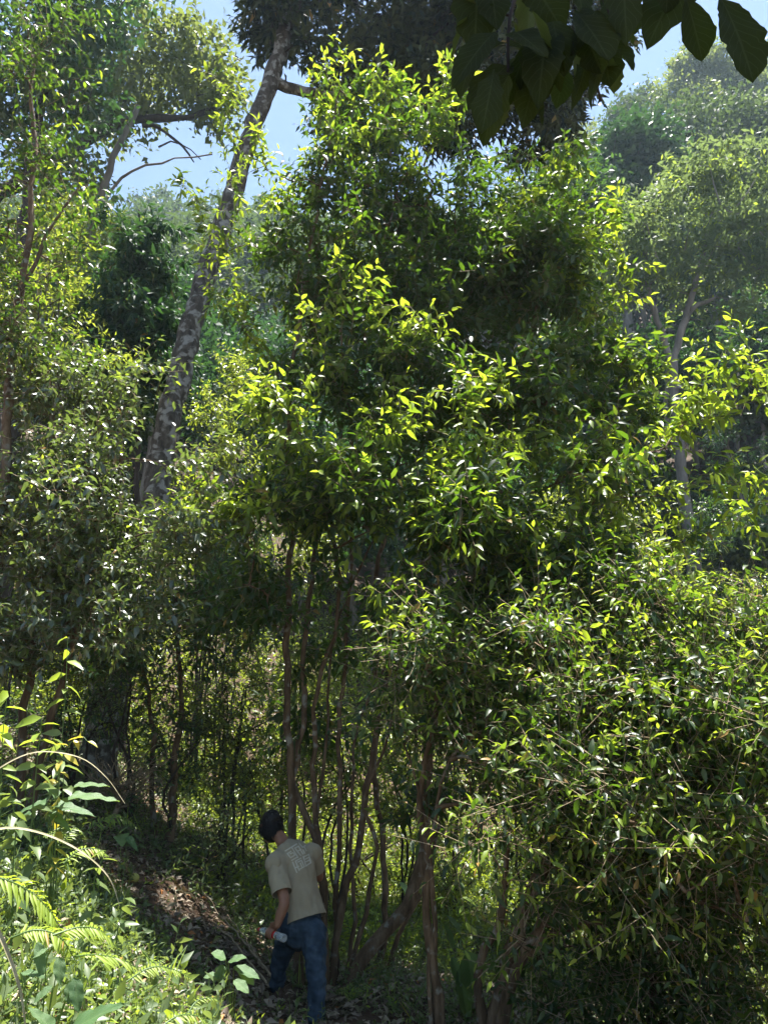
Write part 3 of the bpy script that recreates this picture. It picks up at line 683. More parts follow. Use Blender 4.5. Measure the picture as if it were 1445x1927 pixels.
hill_tree('hilltop_tree', 'low rounded hazy tree left of the pale tapering hilltop tree', 1085, 235, 54, 65, rng, 'warm', 6000, 0.36)
hill_tree('hilltop_tree', 'faint grey-green tree showing under the dark canopy edge', 990, 330, 56, 70, rng, 'far', 6000, 0.36)
hill_tree('slope_tree', 'shaded dark tree behind the grey feathery trunk', 1390, 600, 31, 95, rng, 'dark', 8000, 0.31)
hill_tree('slope_tree', 'deep green shaded tree below and left of the feathery crown', 1180, 640, 30, 95, rng, 'dark', 8000, 0.31)
hill_tree('slope_tree', 'olive shrubby tree at the right under the feathery crown', 1450, 690, 25, 75, rng, 'far', 7000, 0.22, clump=.35)
hill_tree('slope_tree', 'grey-green small tree low on the slope right of the grey trunk', 1400, 960, 21, 70, rng, 'glossy', 6000, 0.20, clump=.3)
hill_tree('slope_tree', 'sunlit pale small tree between the tea tree and the grey trunk', 1210, 1020, 19, 55, rng, 'bush', 5500, 0.17, clump=.22)
hill_tree('slope_tree', 'dull shrubby tree on the slope left of the grey trunk', 1180, 830, 27, 85, rng, 'dark', 7000, 0.25, clump=.35)
# many trees of the shaded slope and of the far hill
def forest(name, n, xr, yr, hr, seed, mat, Lf, per, cond=None):
    rng = RG(seed)
    P0 = []; C = []; g = Geo()
    tries = 0
    while len(P0) < n and tries < n * 20:
        tries += 1
        y = rng.uniform(*yr); x = rng.uniform(xr[0], xr[1]) * y
        if cond and not cond(x, y): continue
        P0.append((x, y, tz(x, y)))
    pos = []; tint = []
    for (x, y, z) in P0:
        h = rng.uniform(*hr); r = h * rng.uniform(.22, .34)
        V, Q = tube([(x, y, z - .5), (x + rng.normal(0, .4), y, z + h * .45), (x + rng.normal(0, .6), y, z + h * .85)], [h * .017, h * .012, h * .005], 5)
        g.add(V, Q)
        k = rng.integers(9, 15)
        c = unit(rng.normal(size=(k, 3))) * rng.random((k, 1)) ** .5 * [r, r, r * 1.0] + [x, y, z + h * .72]
        cr = r * rng.uniform(.3, .55, k)
        ii = rng.integers(0, k, per)
        v = unit(rng.normal(size=(per, 3))) * (rng.random((per, 1)) ** .4)
        pos.append(c[ii] + v * cr[ii][:, None] * [1, 1, .75])
        tint.append(np.clip(rng.random() * .6 + rng.random(per) * .35, 0, .97))
    pos = np.concatenate(pos); tint = np.concatenate(tint); m = len(pos)
    d = rng.normal(size=(m, 3)); nr = rng.normal(0, .6, (m, 3)) + [0, 0, 1]
    V, Fi, k = leaves(pos, d, nr, Lf * (.6 + .8 * rng.random(m)), wr=.6, lod=2)
    g.build(name + '_trunks', M['bark_grey'])
    o = mesh_np(name, V, Fi, M[mat], None, {'tint': np.repeat(tint, k), 'young': np.zeros(m * k)})
    tk = bpy.data.objects[name + '_trunks']; tk.parent = o; tk.name = 'trunks'
    return tag(o, kind='stuff')
tag(forest('distant_forest', 330, (-.75, .75), (44, 92), (9, 15), 51, 'far', .55, 900), 'hazy forest covering the far hillside below the sky', 'forest')
tag(forest('slope_woodland', 110, (-.6, .75), (22, 44), (5, 10), 52, 'dark', .26, 1700, lambda x, y: not (x > .2 * y and y < 26)), 'dense woodland on the shaded lower slope behind the tea tree', 'woodland')

# ------------------------------------------------------------------ understorey behind the stems
rng = RG(61)
def under(px, py, D, rpx, rpy, mat, Lf, n, label, name='understorey_shrub', seed=0, young=.1, group=None, rD=.8):
    r = RG(seed)
    b = G(px, py + rpy, D)
    m = mpp(py, D)
    nst = 3
    st = []
    for i in range(nst):
        b2 = b + np.array([r.normal(0, .15), r.normal(0, .1), 0]); b2[2] = tz(b2[0], b2[1]) - .05
        st.append(([b2, (b2 + P(px, py, D)) / 2 + r.normal(0, .1, 3), P(px + r.normal(0, .4) * rpx, py - .3 * rpy, D)], .022, .008))
    T = sample_blobs([(px, py, D, rpx, rpy, rD, n)], r)
    zz = terrain(T[:, 0], T[:, 1]) + .12
    T[:, 2] = np.maximum(T[:, 2], zz)
    return grow(name, label, 'bush', st, T, r, Lf=Lf, nper=6, sub=3, young=young, mat=mat, bark='bark_dark', lod=1, twl=.26, group=group)
under(440, 1330, 10.0, 110, 120, 'bush', .085, 150, 'small-leaved sunlit shrub behind the head of the person', seed=1, young=.35)
under(330, 1430, 9.6, 90, 90, 'glossy', .085, 90, 'dark small-leaved shrub at the foot of the bank by the trunk base', seed=2)
under(480, 1480, 10.5, 90, 90, 'bush', .09, 110, 'bright dappled shrub just left of the dark-haired head', seed=3, young=.4)
under(640, 1420, 11.0, 110, 120, 'bush', .09, 130, 'lit shrub filling the space between the brown stems', seed=4, young=.3)
under(770, 1450, 11.5, 100, 130, 'bush', .09, 120, 'shrub behind the bare twisted stem', seed=5, young=.3)
under(690, 1600, 12.5, 110, 90, 'bush', .09, 110, 'bright low shrub seen through the gap right of the shirt', seed=6, young=.45)
under(860, 1660, 11.5, 90, 110, 'bush', .09, 110, 'sun-caught shrub behind the forked tea tree', seed=7, young=.4)
under(420, 1580, 9.0, 90, 60, 'herb', .07, 70, 'low leafy shrub on the shaded slope left of the shirt', seed=8)
under(1020, 1720, 9.5, 100, 130, 'bush', .09, 90, 'pale leafed shrub behind the low dense crown', seed=9, young=.2)
under(560, 1250, 12.0, 110, 110, 'bush', .10, 110, 'tall shrub deep behind the first brown stem', seed=10, young=.25)
under(840, 1300, 12.5, 140, 120, 'glossy', .10, 120, 'dark tall shrub behind the crown of the slender tea tree', seed=11)
under(1000, 1200, 11.0, 160, 110, 'bush', .10, 130, 'wide shrub between the tall tea tree and the low crown', seed=12, young=.3)
under(1160, 1120, 12.0, 130, 70, 'bush', .10, 110, 'sunny shrub with fresh tips in front of the grey trunk foot', seed=13, young=.45)
under(1380, 1150, 12.0, 120, 60, 'bush', .10, 90, 'sunny shrub below the dead reddish twigs', seed=14, young=.35)
under(420, 740, 15.0, 90, 60, 'bush', .12, 90, 'glowing yellow-green shrub top right of the leaning trunk', seed=15, young=.6, rD=1.2)
under(400, 860, 14.0, 90, 80, 'bush', .12, 90, 'shrub with round crown below the glowing yellow-green one', seed=16, young=.3, rD=1.2)
under(120, 1250, 10.5, 130, 70, 'bush', .09, 90, 'thicket of small leaves behind the pale-leaved herbs', seed=17, young=.3)
under(60, 620, 10.5, 110, 110, 'bush', .11, 120, 'yellowish sunlit thicket behind the silvery tea bush', seed=18, young=.4, rD=1.2)
under(110, 500, 11.5, 60, 80, 'bush', .11, 50, 'airy sunlit shrub at the side of the dark conical tree', seed=19, young=.4, rD=1.0)
under(1120, 980, 14.0, 130, 90, 'bush', .12, 100, 'mid-green shrub between the leafy limb and the grey trunk', seed=20, young=.25, rD=1.2)

# ------------------------------------------------------------------ forest floor
rng = RG(71)
PATH = np.array([G(620, 1927, 6.0), G(560, 1900, 6.6), G(450, 1820, 7.0), G(350, 1720, 7.4), G(270, 1640, 7.8)])[:, :2]
def path_dist(x, y):
    best = np.full(len(x), 9.0)
    for a, b in zip(PATH[:-1], PATH[1:]):
        ab = b - a; t = np.clip(((x - a[0]) * ab[0] + (y - a[1]) * ab[1]) / (ab @ ab), 0, 1)
        best = np.minimum(best, np.hypot(x - a[0] - t * ab[0], y - a[1] - t * ab[1]))
    return best
# dead leaves
n = 70000
y = 2.0 + 14 * rng.random(n) ** 1.3; x = (-.62 + 1.2 * rng.random(n)) * y
pos = np.stack([x, y, terrain(x, y) + .004 + .03 * rng.random(n)], 1)
d = rng.normal(size=(n, 3)); d[:, 2] *= .35
nr = rng.normal(0, .45, (n, 3)) + [0, 0, 1]
o = leaf_obj('leaf_litter', None, M['litter'], pos, d, nr, .035 + .075 * rng.random(n), rng, (rng.random(n) < .2) * rng.random(n), 1, wr=.45, fold=.35, droop=.3 * rng.random(n))
tag(o, 'fallen dead leaves covering the bank and path', 'leaf litter', kind='stuff')
# sticks
n = 1500
y = 3 + 9 * rng.random(n); x = (-.6 + 1.1 * rng.random(n)) * y
A = np.stack([x, y, terrain(x, y) + .015], 1); an = rng.random(n) * 6.28; ln = .06 + .25 * rng.random(n) ** 2
B = A + np.stack([np.cos(an) * ln, np.sin(an) * ln, 0 * ln], 1); B[:, 2] = terrain(B[:, 0], B[:, 1]) + .02
V, Q = prisms(A, B, .003)
tag(mesh_np('twig_litter', V, Q, M['twig']), 'small dry twigs scattered over the ground', 'twigs', kind='stuff')
# small herbs
def cover(name, n, xr, yr, seed, mat, Lf, hmax, nl, label, cond=None, wr=.42, young=.15, powy=1.0):
    rng = RG(seed)
    y = yr[0] + (yr[1] - yr[0]) * rng.random(n) ** powy; x = (xr[0] + (xr[1] - xr[0]) * rng.random(n)) * y
    if cond is not None:
        k = cond(x, y, rng); x, y = x[k], y[k]
    n = len(x); z = terrain(x, y)
    A = np.stack([x, y, z - .01], 1)
    d = rng.normal(0, .35, (n, 3)) + [0, 0, 1]; ln = hmax * (.25 + .75 * rng.random(n) ** 2)
    V, Q = prisms(A, A + unit(d) * ln[:, None], .0025)
    pos, ld, nrm, L, t, idx = twig_leaves(A, d, ln, nl, Lf, rng, .25)
    ld[:, 2] += .2
    k = RG(seed).random(n)[idx] * .7 + .3 * rng.random(len(t))
    Vl, Fi, kk = leaves(pos, ld, nrm, L, wr=wr, fold=.2, droop=.1 + .3 * rng.random(len(t)), lod=1)
    yg = np.repeat((RG(seed + 1).random(n)[idx] < young) * rng.random(len(t)), kk)
    nV = len(Vl)
    o = mesh_np(name, Vl, Fi, M[mat], None, {'tint': np.repeat(np.clip(k, 0, .98), kk), 'young': yg})
    s_ = mesh_np('stalks', V, Q, M['blade'], o, {'tint': np.zeros(len(V)), 'young': np.zeros(len(V))})
    return tag(o, label, 'plants', kind='stuff')
def notpath(x, y, r):
    edge = -.92 - (y - 4.6) * .58 + r.normal(0, .18, len(x))
    bare = (x > edge) & (x < 1.6) & (y < 6.3 + .25 * r.random(len(x)))
    return ((path_dist(x, y) > .42 + .25 * r.random(len(x))) & ~bare) | (r.random(len(x)) < .05)
cover('ground_cover', 3900, (-.62, -.06), (2.3, 7), 72, 'herb', .052, .28, 7, 'low green herbs covering the sunny bank', notpath, young=.35)
cover('ground_cover', 11000, (-.62, .5), (5.5, 14), 73, 'herb', .05, .26, 7, 'low herbs and seedlings of the shaded forest floor', notpath, young=.1)
cover('ground_cover', 4200, (-.25, .6), (8.4, 16), 74, 'bush', .08, .5, 8, 'bright knee-high herbs on the open ground beyond the stems', None, young=.45)
cover('ground_cover', 11000, (-.7, .7), (13, 27), 75, 'bush', .15, 1.1, 9, 'tall green undergrowth at the back of the clearing', None, young=.3)
cover('ground_cover', 700, (-.62, -.1), (2.4, 8.5), 77, 'herb', .10, .42, 7, 'broader-leaved herbs standing among the low ones on the bank', notpath, young=.1)
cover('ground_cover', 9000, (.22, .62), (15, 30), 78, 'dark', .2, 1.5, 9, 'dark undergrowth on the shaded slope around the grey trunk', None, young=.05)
# grass
rng = RG(76)
n = 1800
c = rng.random((420, 2)); cy0 = 2.3 + 9.5 * c[:, 0] ** 1.3; cx0 = (-.6 + .95 * c[:, 1]) * cy0
ii = rng.integers(0, 420, n)
x = cx0[ii] + rng.normal(0, .06, n); y = cy0[ii] + rng.normal(0, .06, n)
k = notpath(x, y, rng); x, y = x[k], y[k]; n = len(x)
pos = np.stack([x, y, terrain(x, y) - .01], 1)
d = rng.normal(0, .45, (n, 3)) + [0, 0, 1]
o = leaf_obj('wild_grass', None, M['blade'], pos, d, rng.normal(0, 1, (n, 3)), .14 + .22 * rng.random(n), rng, (rng.random(n) < .3) * .6, 0, wr=.035, fold=.3, droop=.15 + .5 * rng.random(n))
tag(o, 'thin grass tufts on the bank', 'grass', kind='stuff')

# ------------------------------------------------------------------ big leaves, ferns, herbs near the camera
def big_leaf(name, parent, mat, base, tip, width, prof=None, fold=.18, droop=.15, up=(0, -.3, 1), seed=0, nl=14, wav=.02, lobes=0, holes=0):
    """one broad leaf from base to tip with a lively outline"""
    r = RG(seed)
    base = np.asarray(base, float); tip = np.asarray(tip, float)
    d = tip - base; L = np.linalg.norm(d); d = d / L
    side = unit(np.cross(d, np.asarray(up, float))); u = np.cross(side, d)
    ns = 8
    t = np.linspace(0, 1, nl + 1)
    if prof is None: pw = np.sin(np.pi * np.clip(t, 0, 1) ** .85) ** .75
    elif prof == 'heart': pw = (1 - t) ** .62 * np.clip(t * 9 + .25, 0, 1)
    elif prof == 'lance': pw = np.sin(np.pi * t ** .8)
    elif prof == 'obo': pw = np.sin(np.pi * t ** 1.5) ** .7
    if lobes: pw = pw * (1 + .10 * np.sin(t * lobes * 2 * np.pi))
    pw = pw * (1 + .06 * r.normal(size=nl + 1)); pw[0] *= .4; pw[-1] = .01
    sv = np.linspace(-1, 1, ns + 1)
    Tm, Sm = np.meshgrid(t, sv, indexing='ij')
    w = pw[:, None] * width / 2
    hgt = -droop * L * Tm ** 2 + fold * np.abs(Sm) * w + wav * L * np.sin(Tm * 17 + 2 * Sm + seed) * np.abs(Sm)
    V = base + d * (L * Tm)[..., None] + side * (Sm * w)[..., None] + u * hgt[..., None]
    i, j = np.meshgrid(np.arange(nl), np.arange(ns), indexing='ij'); a = i * (ns + 1) + j
    Q = np.stack([a, a + 1, a + ns + 2, a + ns + 1], -1).reshape(-1, 4)
    if holes:
        keep = np.ones(len(Q), bool); keep[r.integers(ns * 2, len(Q), holes)] = False; Q = Q[keep]
    nv = V.reshape(-1, 3); k = len(nv)
    return mesh_np(name, nv, Q, M[mat], parent, {'tint': np.full(k, min(.9, r.random())), 'young': np.zeros(k)}, uv=np.stack([Sm.ravel(), Tm.ravel()], 1))
def stalk(parent, pts, r0, r1, mat='blade', name='stem'):
    c = catmull(pts, .04)
    V, Q = tube(c, np.linspace(r0, r1, len(c)), 6)
    return mesh_np(name, V, Q, M[mat], parent, {'tint': np.full(len(V), .3), 'young': np.zeros(len(V))})
def fern(label, base, fronds, mat='fern', group=None, seed=0):
    """fronds: (list of photo points, distance, pinna length in px, pairs)"""
    r = RG(seed)
    root = thing('fern', label, 'fern', base, group)
    for (pts, D0, D1, pl, nprs) in fronds:
        c = catmull([P(x, y, D) for (x, y), D in zip(pts, np.linspace(D0, D1, len(pts)))], .015)
        s = np.linspace(0, 1, len(c))
        V, Q = tube(c, np.linspace(.004, .0015, len(c)), 5)
        fo = mesh_np('frond', V, Q, M['blade'], root, {'tint': np.zeros(len(V)), 'young': np.zeros(len(V))})
        t = np.linspace(.12, .99, nprs); pi = np.array([np.interp(t, s, c[:, k]) for k in range(3)]).T
        tg = unit(np.array([np.interp(t + .01, s, np.gradient(c[:, k])) for k in range(3)]).T)
        side = unit(np.cross(tg, [0, -.45, 1.0]))
        L = pl * mpp(pts[0][1], D0) * np.sin(np.pi * (t * .78 + .2)) ** .8
        pos = np.concatenate([pi, pi]); dd = np.concatenate([side, -side]) + .45 * np.concatenate([tg, tg]) + r.normal(0, .13, (2 * nprs, 3))
        dd[:, 2] -= .12
        leaf_obj('leaflets', fo, M[mat], pos - np.array([0, 0, 0]), dd, np.tile([0, -.4, 1.0], (2 * nprs, 1)) + r.normal(0, .12, (2 * nprs, 3)), np.concatenate([L, L]) * (.72 + .36 * r.random(2 * nprs)) * np.where(r.random(2 * nprs) < .06, .25, 1.0), r, .5 * np.ones(2 * nprs), 0, wr=.17, droop=.22, fold=.3).name = 'leaflet_foliage'
    return root

fern('bright yellow-green fern whose frond enters low at the picture edge above the others', G(0, 1800, 3.3),
     [([(-45, 1650), (10, 1655), (60, 1680), (95, 1715), (118, 1755)], 3.1, 3.3, 50, 26)], seed=1)
fern('yellow fern with two arching fronds over brown leaves near the hanging dark leaves', G(60, 1850, 3.2),
     [([(20, 1765), (70, 1750), (115, 1765), (145, 1812)], 3.1, 3.2, 38, 24), ([(100, 1760), (150, 1745), (190, 1752), (222, 1785)], 3.1, 3.3, 36, 24)], seed=2)
fern('large fern with long pale striped leaflets spreading over the path side', G(150, 1880, 3.3),
     [([(140, 1800), (180, 1797), (225, 1805), (268, 1828)], 3.2, 3.5, 42, 17), ([(235, 1850), (280, 1822), (320, 1822), (362, 1842)], 3.5, 3.7, 26, 22), ([(268, 1790), (290, 1812), (312, 1805)], 3.6, 3.7, 20, 12)], seed=3)
fern('small fern with pale fronds at the very bottom of the bank', G(330, 1960, 3.6),
     [([(300, 1935), (335, 1912), (370, 1912), (398, 1930)], 3.4, 3.6, 26, 18), ([(350, 1915), (370, 1885), (400, 1878), (420, 1892)], 3.7, 3.9, 16, 14)], seed=4)
fern('small sunlit fern beside the long arching grass stem', G(180, 1680, 4.6),
     [([(120, 1625), (150, 1600), (185, 1598), (206, 1612)], 4.4, 4.6, 28, 18), ([(130, 1640), (125, 1615), (135, 1640), (132, 1668)], 4.4, 4.5, 18, 12)], seed=5)
fern('faint shaded fern in the shadow behind the heart-leaved herb', G(200, 1600, 6.4),
     [([(150, 1575), (190, 1545), (230, 1540), (262, 1560)], 6.3, 6.5, 26, 18), ([(200, 1560), (215, 1535), (228, 1533)], 6.3, 6.4, 16, 12)], mat='herb', seed=6)
fern('sunny fern seen through the gap beside the shirt', G(690, 1790, 9.2),
     [([(670, 1790), (690, 1755), (715, 1745), (740, 1765)], 9.1, 9.2, 26, 18), ([(665, 1780), (668, 1740), (690, 1712), (712, 1715)], 9.2, 9.3, 26, 18), ([(660, 1760), (650, 1725), (630, 1715)], 9.2, 9.3, 22, 16)], seed=7)
for q, (fx, fy, fd) in enumerate([(455, 1770, 7.9), (665, 1885, 7.0), (710, 1900, 7.2), (385, 1640, 8.8), (480, 1660, 9.0), (120, 1590, 5.2)]):
    b = G(fx, fy, fd)
    fern(['small dull fern at the calf of the person on shaded slope', 'tiny dark fern on leaf litter under the low thick stem', 'dark fern near the paired grey-brown stems', 'pale fern on shaded slope by the fallen branch', 'little fern in shade just above the fallen branch', 'low fern among broad herbs above the pale lobed leaves'][q], b,
         [([(fx, fy), (fx + dx * .5, fy - 22 - 10 * (k % 2)), (fx + dx, fy - 14)], fd, fd - .1 + .1 * k, 13 * 7 / fd, 13) for k, dx in enumerate([-38, -15, 20, 42])], mat='herb', seed=20 + q)

def herb(name, label, base, lv, seed, mat='herbv', prof=None, cat='plant', droop=.15, stem=True, fold=.18, lobes=0, up=(0, -.35, 1)):
    """lv: (bx, by, tx, ty, D, width px)"""
    root = thing(name, label, cat, base)
    for k, (bx, by, tx, ty, D, wd) in enumerate(lv):
        m = mpp(by, D)
        b = P(bx, by, D)
        l = big_leaf('leaf', root, mat, b, P(tx, ty, D - .03), wd * m, prof, droop=droop, seed=seed + k, fold=fold, lobes=lobes, up=up)
        if stem:
            mid = (base + b) / 2 + np.array([0, 0, .02])
            stalk(root, [base, mid, b], .003, .002)
    return root
herb('broad_leaf_herb', 'big serrated light green leaf at the bottom of the bank', G(150, 1990, 2.7), [(128, 1945, 224, 1876, 2.6, 66), (100, 1940, 60, 1890, 2.65, 40)], 31, prof='heart', lobes=9)
herb('broad_leaf_herb', 'herb with hanging dark oval leaves under the yellow ferns', G(90, 1880, 3.0),
     [(72, 1772, 82, 1838, 2.9, 22), (90, 1785, 62, 1800, 2.9, 16), (112, 1800, 114, 1852, 2.9, 22), (140, 1838, 150, 1905, 2.85, 26), (135, 1845, 128, 1890, 2.85, 20), (40, 1830, 85, 1832, 2.9, 18), (100, 1855, 60, 1885, 2.85, 20)], 32)
herb('lobed_leaf_herb', 'plant with large pale lobed leaves catching the sun in front of shadow', G(110, 1640, 5.0),
     [(130, 1500, 224, 1494, 4.9, 36), (140, 1480, 205, 1470, 5.0, 26), (100, 1515, 182, 1525, 4.8, 34), (95, 1530, 137, 1560, 4.8, 26), (90, 1510, 30, 1525, 4.8, 34), (110, 1500, 80, 1470, 4.9, 30), (60, 1530, 20, 1560, 4.7, 30)], 33, prof='heart', lobes=4)
herb('heart_leaf_herb', 'heart-leaved herb alone in the shade above the yellow fruit', G(235, 1610, 6.3), [(228, 1570, 232, 1592, 6.3, 30), (240, 1575, 262, 1600, 6.3, 18), (222, 1572, 240, 1552, 6.3, 22)], 34, prof='heart')
herb('shade_herb', 'herb with several mid-green leaves in shade beside the dark jeans', G(440, 1870, 5.6),
     [(440, 1820, 490, 1835, 5.5, 26), (430, 1810, 462, 1797, 5.5, 22), (420, 1815, 410, 1850, 5.5, 26), (425, 1805, 400, 1790, 5.5, 28), (440, 1845, 470, 1865, 5.4, 24), (415, 1840, 385, 1835, 5.5, 24), (450, 1830, 480, 1850, 5.5, 22)], 35)
herb('wild_banana', 'broad-leaved plant with folded dark and green paddle leaves behind the bare stem', G(868, 1925, 6.9),
     [(880, 1790, 892, 1872, 6.8, 52), (860, 1820, 884, 1930, 6.8, 30), (850, 1800, 862, 1850, 6.8, 20), (868, 1760, 840, 1720, 6.9, 18), (852, 1790, 836, 1738, 6.9, 20)], 36, mat='herbv', droop=.05, fold=.5)
herb('wild_banana', 'single bright green paddle leaf between the low thick stem and the bare twisted stem', G(762, 1770, 8.6), [(770, 1690, 752, 1660, 8.5, 24), (765, 1740, 770, 1690, 8.5, 8)], 37, droop=.05, fold=.4)
rg = RG(38)
# saplings on the bank, upper bottom-left corner
def sapling(name, label, base, pts, D, n, Lpx, seed, mat='herb', young=.4, wr=.4):
    r = RG(seed); root = thing(name, label, 'plant', base)
    c = catmull([base] + [P(x, y, D) for x, y in pts], .05)
    stalk(root, [base] + [P(x, y, D) for x, y in pts], .006, .002, 'blade')
    k0 = int(len(c) * .3); idx = np.linspace(k0, len(c) - 1, n).astype(int)
    pos = c[idx]; az = np.arange(n) * 2.4
    d = np.stack([np.cos(az), np.sin(az) * .7 - .2, .1 - .5 * r.random(n)], 1) + r.normal(0, .2, (n, 3))
    L = Lpx * mpp(pts[-1][1], D) * (.6 + .5 * r.random(n))
    yg = (np.linspace(0, 1, n) ** 2) * young * 1.6
    leaf_obj('foliage', root, M[mat], pos, d, r.normal(0, .4, (n, 3)) + [0, -.2, 1], L, r, np.clip(yg, 0, 1), 0, wr=wr, droop=.15 + .35 * r.random(n))
    return root
for q, (lab, bx, by, D, pts, n, L, mat, yg) in enumerate([
    ('leafy sapling with pale yellow-tipped leaves high on the bank', 60, 1700, 4.6, [(60, 1560), (70, 1440), (80, 1350)], 26, 46, 'herb', .5),
    ('sapling with small golden hanging leaflets at its bent tip', 110, 1650, 4.8, [(110, 1500), (120, 1420), (150, 1385), (165, 1395)], 22, 36, 'yellow', .0),
    ('sapling at the picture edge with orange-yellow young top', 0, 1700, 4.4, [(0, 1560), (5, 1400), (15, 1300)], 24, 44, 'herb', .9),
    ('bushy sapling between the lobed leaves and the edge', 30, 1760, 4.0, [(25, 1640), (30, 1560), (20, 1480)], 30, 42, 'herb', .1),
    ('narrow sapling by the sunlit small fern', 170, 1780, 4.2, [(175, 1700), (180, 1650), (200, 1600)], 18, 36, 'herb', .1),
    ('climbing sapling with three-cornered leaves before the silvery bush', 110, 1480, 5.4, [(118, 1380), (125, 1280), (128, 1200)], 16, 40, 'herb', .6),
    ('low sapling with lance leaves near the path bend', 215, 1790, 4.3, [(225, 1730), (235, 1690)], 14, 34, 'herb', .1),
    ('upright sapling with thin leaves above the bent grass stem', 120, 1560, 5.0, [(120, 1480), (110, 1430), (100, 1390)], 22, 40, 'herb', .2)]):
    sapling('sapling', lab, G(bx, by, D), pts, D, n, L, 40 + q, mat, yg)
# long arching grass stems
def arch(label, pts, D0, D1, w):
    Ds = np.linspace(D0, D1, len(pts)); pp = [P(x, y, d) for (x, y), d in zip(pts, Ds)]
    b = pp[0].copy(); b[2] = tz(b[0], b[1])
    root = thing('arching_grass', label, 'grass stem', b)
    c = catmull(pp, .04); tg = unit(np.gradient(c, axis=0)); sd = unit(np.cross(tg, [0.2, -.6, .8]))
    ww = w * np.linspace(1, .25, len(c))[:, None]; up = np.cross(sd, tg)
    V = np.stack([c - sd * ww, c - up * ww * .5, c + sd * ww], 1).reshape(-1, 3); m = len(c)
    a = (np.arange(m - 1) * 3)[:, None] + np.arange(2)[None]
    Q = np.stack([a, a + 1, a + 4, a + 3], -1).reshape(-1, 4)
    mesh_np('blade', V, Q, M['straw'], root)
arch('thick pale grass blade arching over the ferns', [(-80, 1600), (-5, 1560), (70, 1565), (150, 1600), (205, 1650), (226, 1705)], 3.2, 3.4, .007)
arch('slender pale grass stem arching above the lobed leaves', [(-60, 1500), (0, 1445), (70, 1415), (150, 1425), (200, 1462), (236, 1512)], 3.9, 4.1, .006)
arch('dark green blade crossing the bottom corner of the bank', [(-30, 1700), (10, 1780), (38, 1860), (50, 1940)], 2.6, 2.7, .009)
# yellow fruit, fallen branch, dead shrub
g0 = G(255, 1626, 7.6)
root = thing('fallen_fruit', 'round yellow-green fruit lying on the shaded leaf litter', 'fruit', g0)
th = np.linspace(0, np.pi, 9); ph = np.linspace(0, 2 * np.pi, 14, endpoint=False)
TT, PH = np.meshgrid(th, ph, indexing='ij')
V = np.stack([.05 * np.sin(TT) * np.cos(PH), .05 * np.sin(TT) * np.sin(PH), .043 * np.cos(TT) + .035], -1).reshape(-1, 3) + g0
i, j = np.meshgrid(np.arange(8), np.arange(14), indexing='ij')
Q = np.stack([i * 14 + j, (i + 1) * 14 + j, (i + 1) * 14 + (j + 1) % 14, i * 14 + (j + 1) % 14], -1).reshape(-1, 4)
M['fruit'] = noise_mat('fruit_skin', [(0.30, 0.32, 0.08), (0.45, 0.42, 0.12)], scale=12, rough=.45, bump=.1)
mesh_np('flesh', V, Q, M['fruit'], root)
A_ = V[:2] + [0, 0, .002]; V2, Q2 = tube([A_[0], A_[0] + [.003, 0, .02], A_[0] + [.01, 0, .03]], [.003, .002, .002], 5); mesh_np('stalk', V2, Q2, M['twig'], root)
rng = RG(81)
b = G(420, 1745, 7.6, .06)
root = thing('fallen_branch', 'pale forked dead branch lying on the slope left of the forearm', 'branch', b)
gg = Geo()
for pts in [[(520, 1742), (470, 1722), (420, 1700), (380, 1690)], [(500, 1735), (460, 1705), (430, 1690)], [(505, 1752), (450, 1735), (400, 1722)], [(440, 1712), (420, 1722), (400, 1724)]]:
    pp = [G(x, yy, 7.2 + .9 * (1742 - yy) / 60, .07 + .03 * k) for k, (x, yy) in enumerate(pts)]
    pp = catmull(pp, .06); V, Q = tube(pp + rng.normal(0, .006, pp.shape), np.linspace(.011, .004, len(pp)), 6); gg.add(V, Q)
gg.build('wood', M['twig'], root)
def dead_shrub(label, px, py, D, hpx, seed, spread=1.0, n=46, mt='deadtwig'):
    r = RG(seed); b = G(px, py, D); m = mpp(py, D)
    root = thing('dead_shrub', label, 'dead shrub', b); g = Geo(); h = hpx * m
    tips = [(b, np.array([0, 0, 1.0]), h * .45, .07)]
    tr = catmull([b, b + [.05, 0, h * .25], b + [-.02, 0, h * .5]], .1); V, Q = tube(tr, np.linspace(.11, .06, len(tr)) * (1 if mt == 'deadtwig' else .3), 8, .06, r); mesh_np('trunk', V, Q, M[mt], root)
    for k in range(n):
        a = tr[r.integers(len(tr) // 3, len(tr))]; az = r.random() * 6.28; L = h * (.3 + .5 * r.random())
        d = unit(np.array([np.cos(az) * spread, np.sin(az) * .7 * spread, .9])); e = a + d * L
        mid = (a + e) / 2 + r.normal(0, .06 * h, 3)
        c = catmull([a, mid, e], .1); rr = (.012 + .02 * r.random()) * (1 if mt == 'deadtwig' else .35); V, Q = tube(c, np.linspace(rr, .004, len(c)), 4); g.add(V, Q)
        for q in range(3):
            a2 = c[r.integers(len(c) // 2, len(c))]; e2 = a2 + unit(d + r.normal(0, .6, 3)) * L * .35; V, Q = tube([a2, (a2 + e2) / 2 + r.normal(0, .02, 3), e2], [.008 if mt == 'deadtwig' else .004, .005, .002], 3); g.add(V, Q)
    g.build('branch_crown', M[mt], root)
dead_shrub('leafless reddish-brown shrub with bristling twigs at the foot of the hillside', 1355, 1118, 17, 190, 1)
dead_shrub('dry grey twiggy bush at the base of the leaning trunk', 230, 1350, 9.0, 130, 2, 1.6, 60, 'twig')

